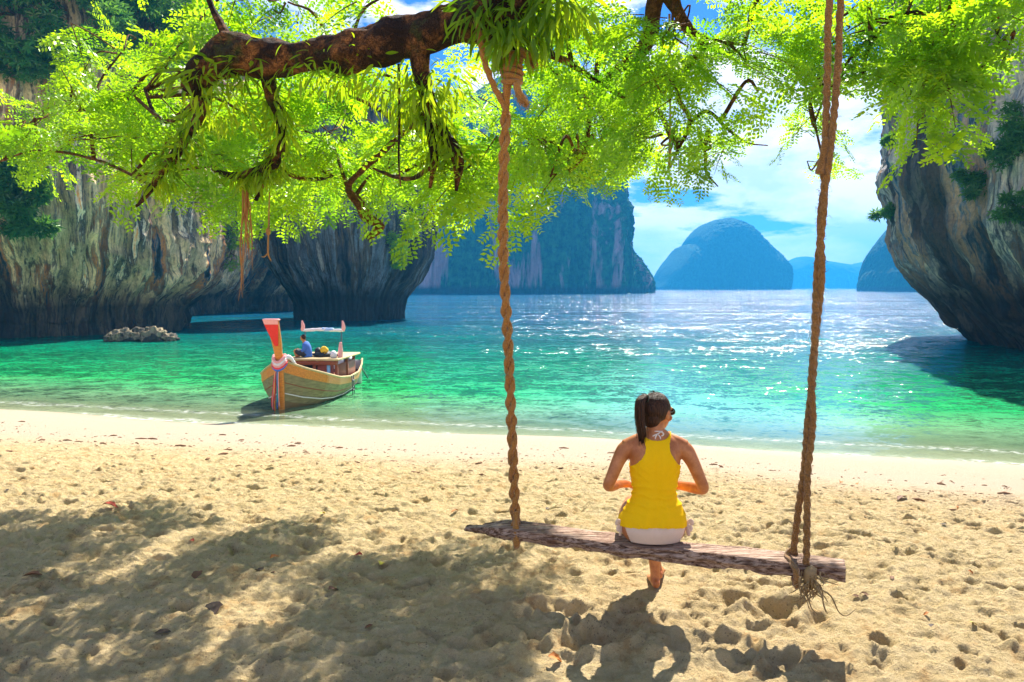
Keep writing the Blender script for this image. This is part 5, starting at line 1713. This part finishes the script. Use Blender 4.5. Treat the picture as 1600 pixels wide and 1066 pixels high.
# ------------------------------------------------------------------ litter on the sand
dryM = [simple_mat('dry_leaf_%s' % n_, c_, .7, .3, 30) for n_, c_ in (('red', (.42, .06, .03)), ('brown', (.16, .07, .03)), ('orange', (.50, .18, .04)), ('yellow', (.62, .50, .06)), ('dark', (.05, .03, .02)))]


def dry_leaf_mesh(seed, m):
    r = np.random.RandomState(seed)
    n_ = 7
    xs = np.linspace(0, 1, n_)
    w_ = np.sin(np.pi * np.clip(xs * .96 + .02, 0, 1)) ** .8 * r.uniform(.26, .40)
    z = .25 * r.uniform(.3, 1) * np.sin(xs * 3 + r.rand()) + .05
    up = .15 * r.uniform(.5, 1.6)
    V = []
    for k in range(n_):
        for s in (-1, -.5, 0, .5, 1):
            V.append((xs[k] - .5, s * w_[k] + .05 * r.normal() * (abs(s) == 1), z[k] + up * s * s * w_[k] * 2))
    V = np.array(V)
    F = grid_faces(n_, 5)
    me_ = np_mesh('fallen_leaf', V, F)
    me_.materials.append(m)
    return me_


LM = {}
for k, nm in enumerate(('red', 'brown', 'orange', 'yellow', 'dark')):
    LM[nm] = [dry_leaf_mesh(10 * k + j, dryM[k]) for j in range(2)]
rl = np.random.RandomState(9)


def put_leaf(x, y, size, col, label, group):
    o = bpy.data.objects.new('fallen_leaf', LM[col][rl.randint(2)])
    COL.objects.link(o)
    z = ground_z(x, y)
    o.location = (x, y, z + size * .04)
    o.rotation_euler = (rl.uniform(-.3, .3), rl.uniform(-.3, .3), rl.uniform(0, 6.28))
    o.scale = (size, size, size)
    tag(o, label, 'leaf', group)


for (px, py, s, col, lab) in ((172, 800, .13, 'red', 'red dry leaf on the sand far left at the edge of the tree shade'), (300, 848, .05, 'red', 'small red leaf in the shade left of the bright sand patch'), (560, 875, .06, 'red', 'small red leaf on the bright sand patch left of the log'),
                              (868, 1036, .09, 'orange', 'orange red leaf at the bottom edge below the woman'), (430, 878, .07, 'orange', 'orange leaf at the left end of the bright sand patch'), (405, 893, .09, 'dark', 'curled dark leaf on the bright sand patch'),
                              (308, 903, .12, 'brown', 'pair sized brown curled leaf at the shade edge on the left'), (520, 930, .09, 'brown', 'brown leaf in the shade below the bright patch'), (505, 804, .05, 'yellow', 'yellow leaf on the sunny sand beyond the shade'),
                              (595, 892, .06, 'yellow', 'yellow leaf at the right end of the bright patch'), (710, 804, .07, 'orange', 'orange leaf on the sand just beyond the left tip of the log'), (1447, 965, .04, 'orange', 'tiny orange leaf on the sunny sand right of the rope'),
                              (1520, 985, .04, 'yellow', 'tiny yellow leaf near the right picture edge'), (1338, 936, .05, 'brown', 'small brown leaf right of the frayed knot'), (1313, 755, .09, 'orange', 'orange leaf at the drift line right of the swing'),
                              (1340, 757, .08, 'orange', 'second orange leaf of the pair at the drift line'), (1410, 782, .14, 'brown', 'brown curled leaf on the churned sand at the right'), (335, 960, .13, 'dark', 'dark pointed leaf standing up in the deep shade on the left'),
                              (255, 995, .08, 'dark', 'dark leaf low in the shade at the left'), (1350, 932, .05, 'brown', 'brown leaf beside the small one right of the frayed knot'), (50, 908, .11, 'brown', 'brown leaf in the shade near the left picture edge')):
    p = ground_at(px, py)
    put_leaf(p.x, p.y, s, col, lab, 'dry leaves on the sand')
for k in range(110):
    x, y = rl.uniform(-6.5, 6.5), rl.uniform(3.2, 12.5)
    if shore(x) - y < 4:
        continue
    cn = ('brown', 'dark', 'orange', 'brown', 'dark')[rl.randint(5)]
    zone = ('near the left picture edge' if x < -.45 * y else 'left of the left swing rope' if x < 0 else 'between the two swing ropes' if x < .38 * y else 'right of the right swing rope')
    depth = 'close to the bottom of the picture' if y < 4.4 else 'beyond the log' if y < 7.5 else 'on the smooth far sand'
    put_leaf(x, y, rl.uniform(.022, .055), cn, '%s leaf scrap %s, %s' % (cn, depth, zone.replace('boat side and the ', '')), '%s leaf scraps %s %s' % (cn, depth, zone))
# twigs, shell bits and crumbs of the drift line: nobody could count them
mb = MB()
for k in range(1500):
    x = rl.uniform(-11, 9)
    line = rl.choice([7.1, 8.0, 5.6, 4.2, 9.0], p=[.34, .2, .2, .1, .16])
    y = float(shore(x)) - line - rl.normal(0, .28)
    if y < 3.3:
        continue
    z = ground_z(x, y)
    a = rl.uniform(0, 3.14)
    L = rl.uniform(.008, .03) * (1 + 2.5 * (rl.rand() < .06))
    mb.tube([(x - math.cos(a) * L, y - math.sin(a) * L * .6, z + .003), (x, y, z + rl.uniform(.004, .012)), (x + math.cos(a) * L, y + math.sin(a) * L * .6, z + .003)], [L * .12, L * .22, L * .1], None, 4)
o = mb.build('drift_litter', simple_mat('drift_litter', (.20, .10, .05), .8, .6, 5))
tag(o, 'brown crumbs of leaf and twig strewn along the drift lines', 'litter', kind='stuff')
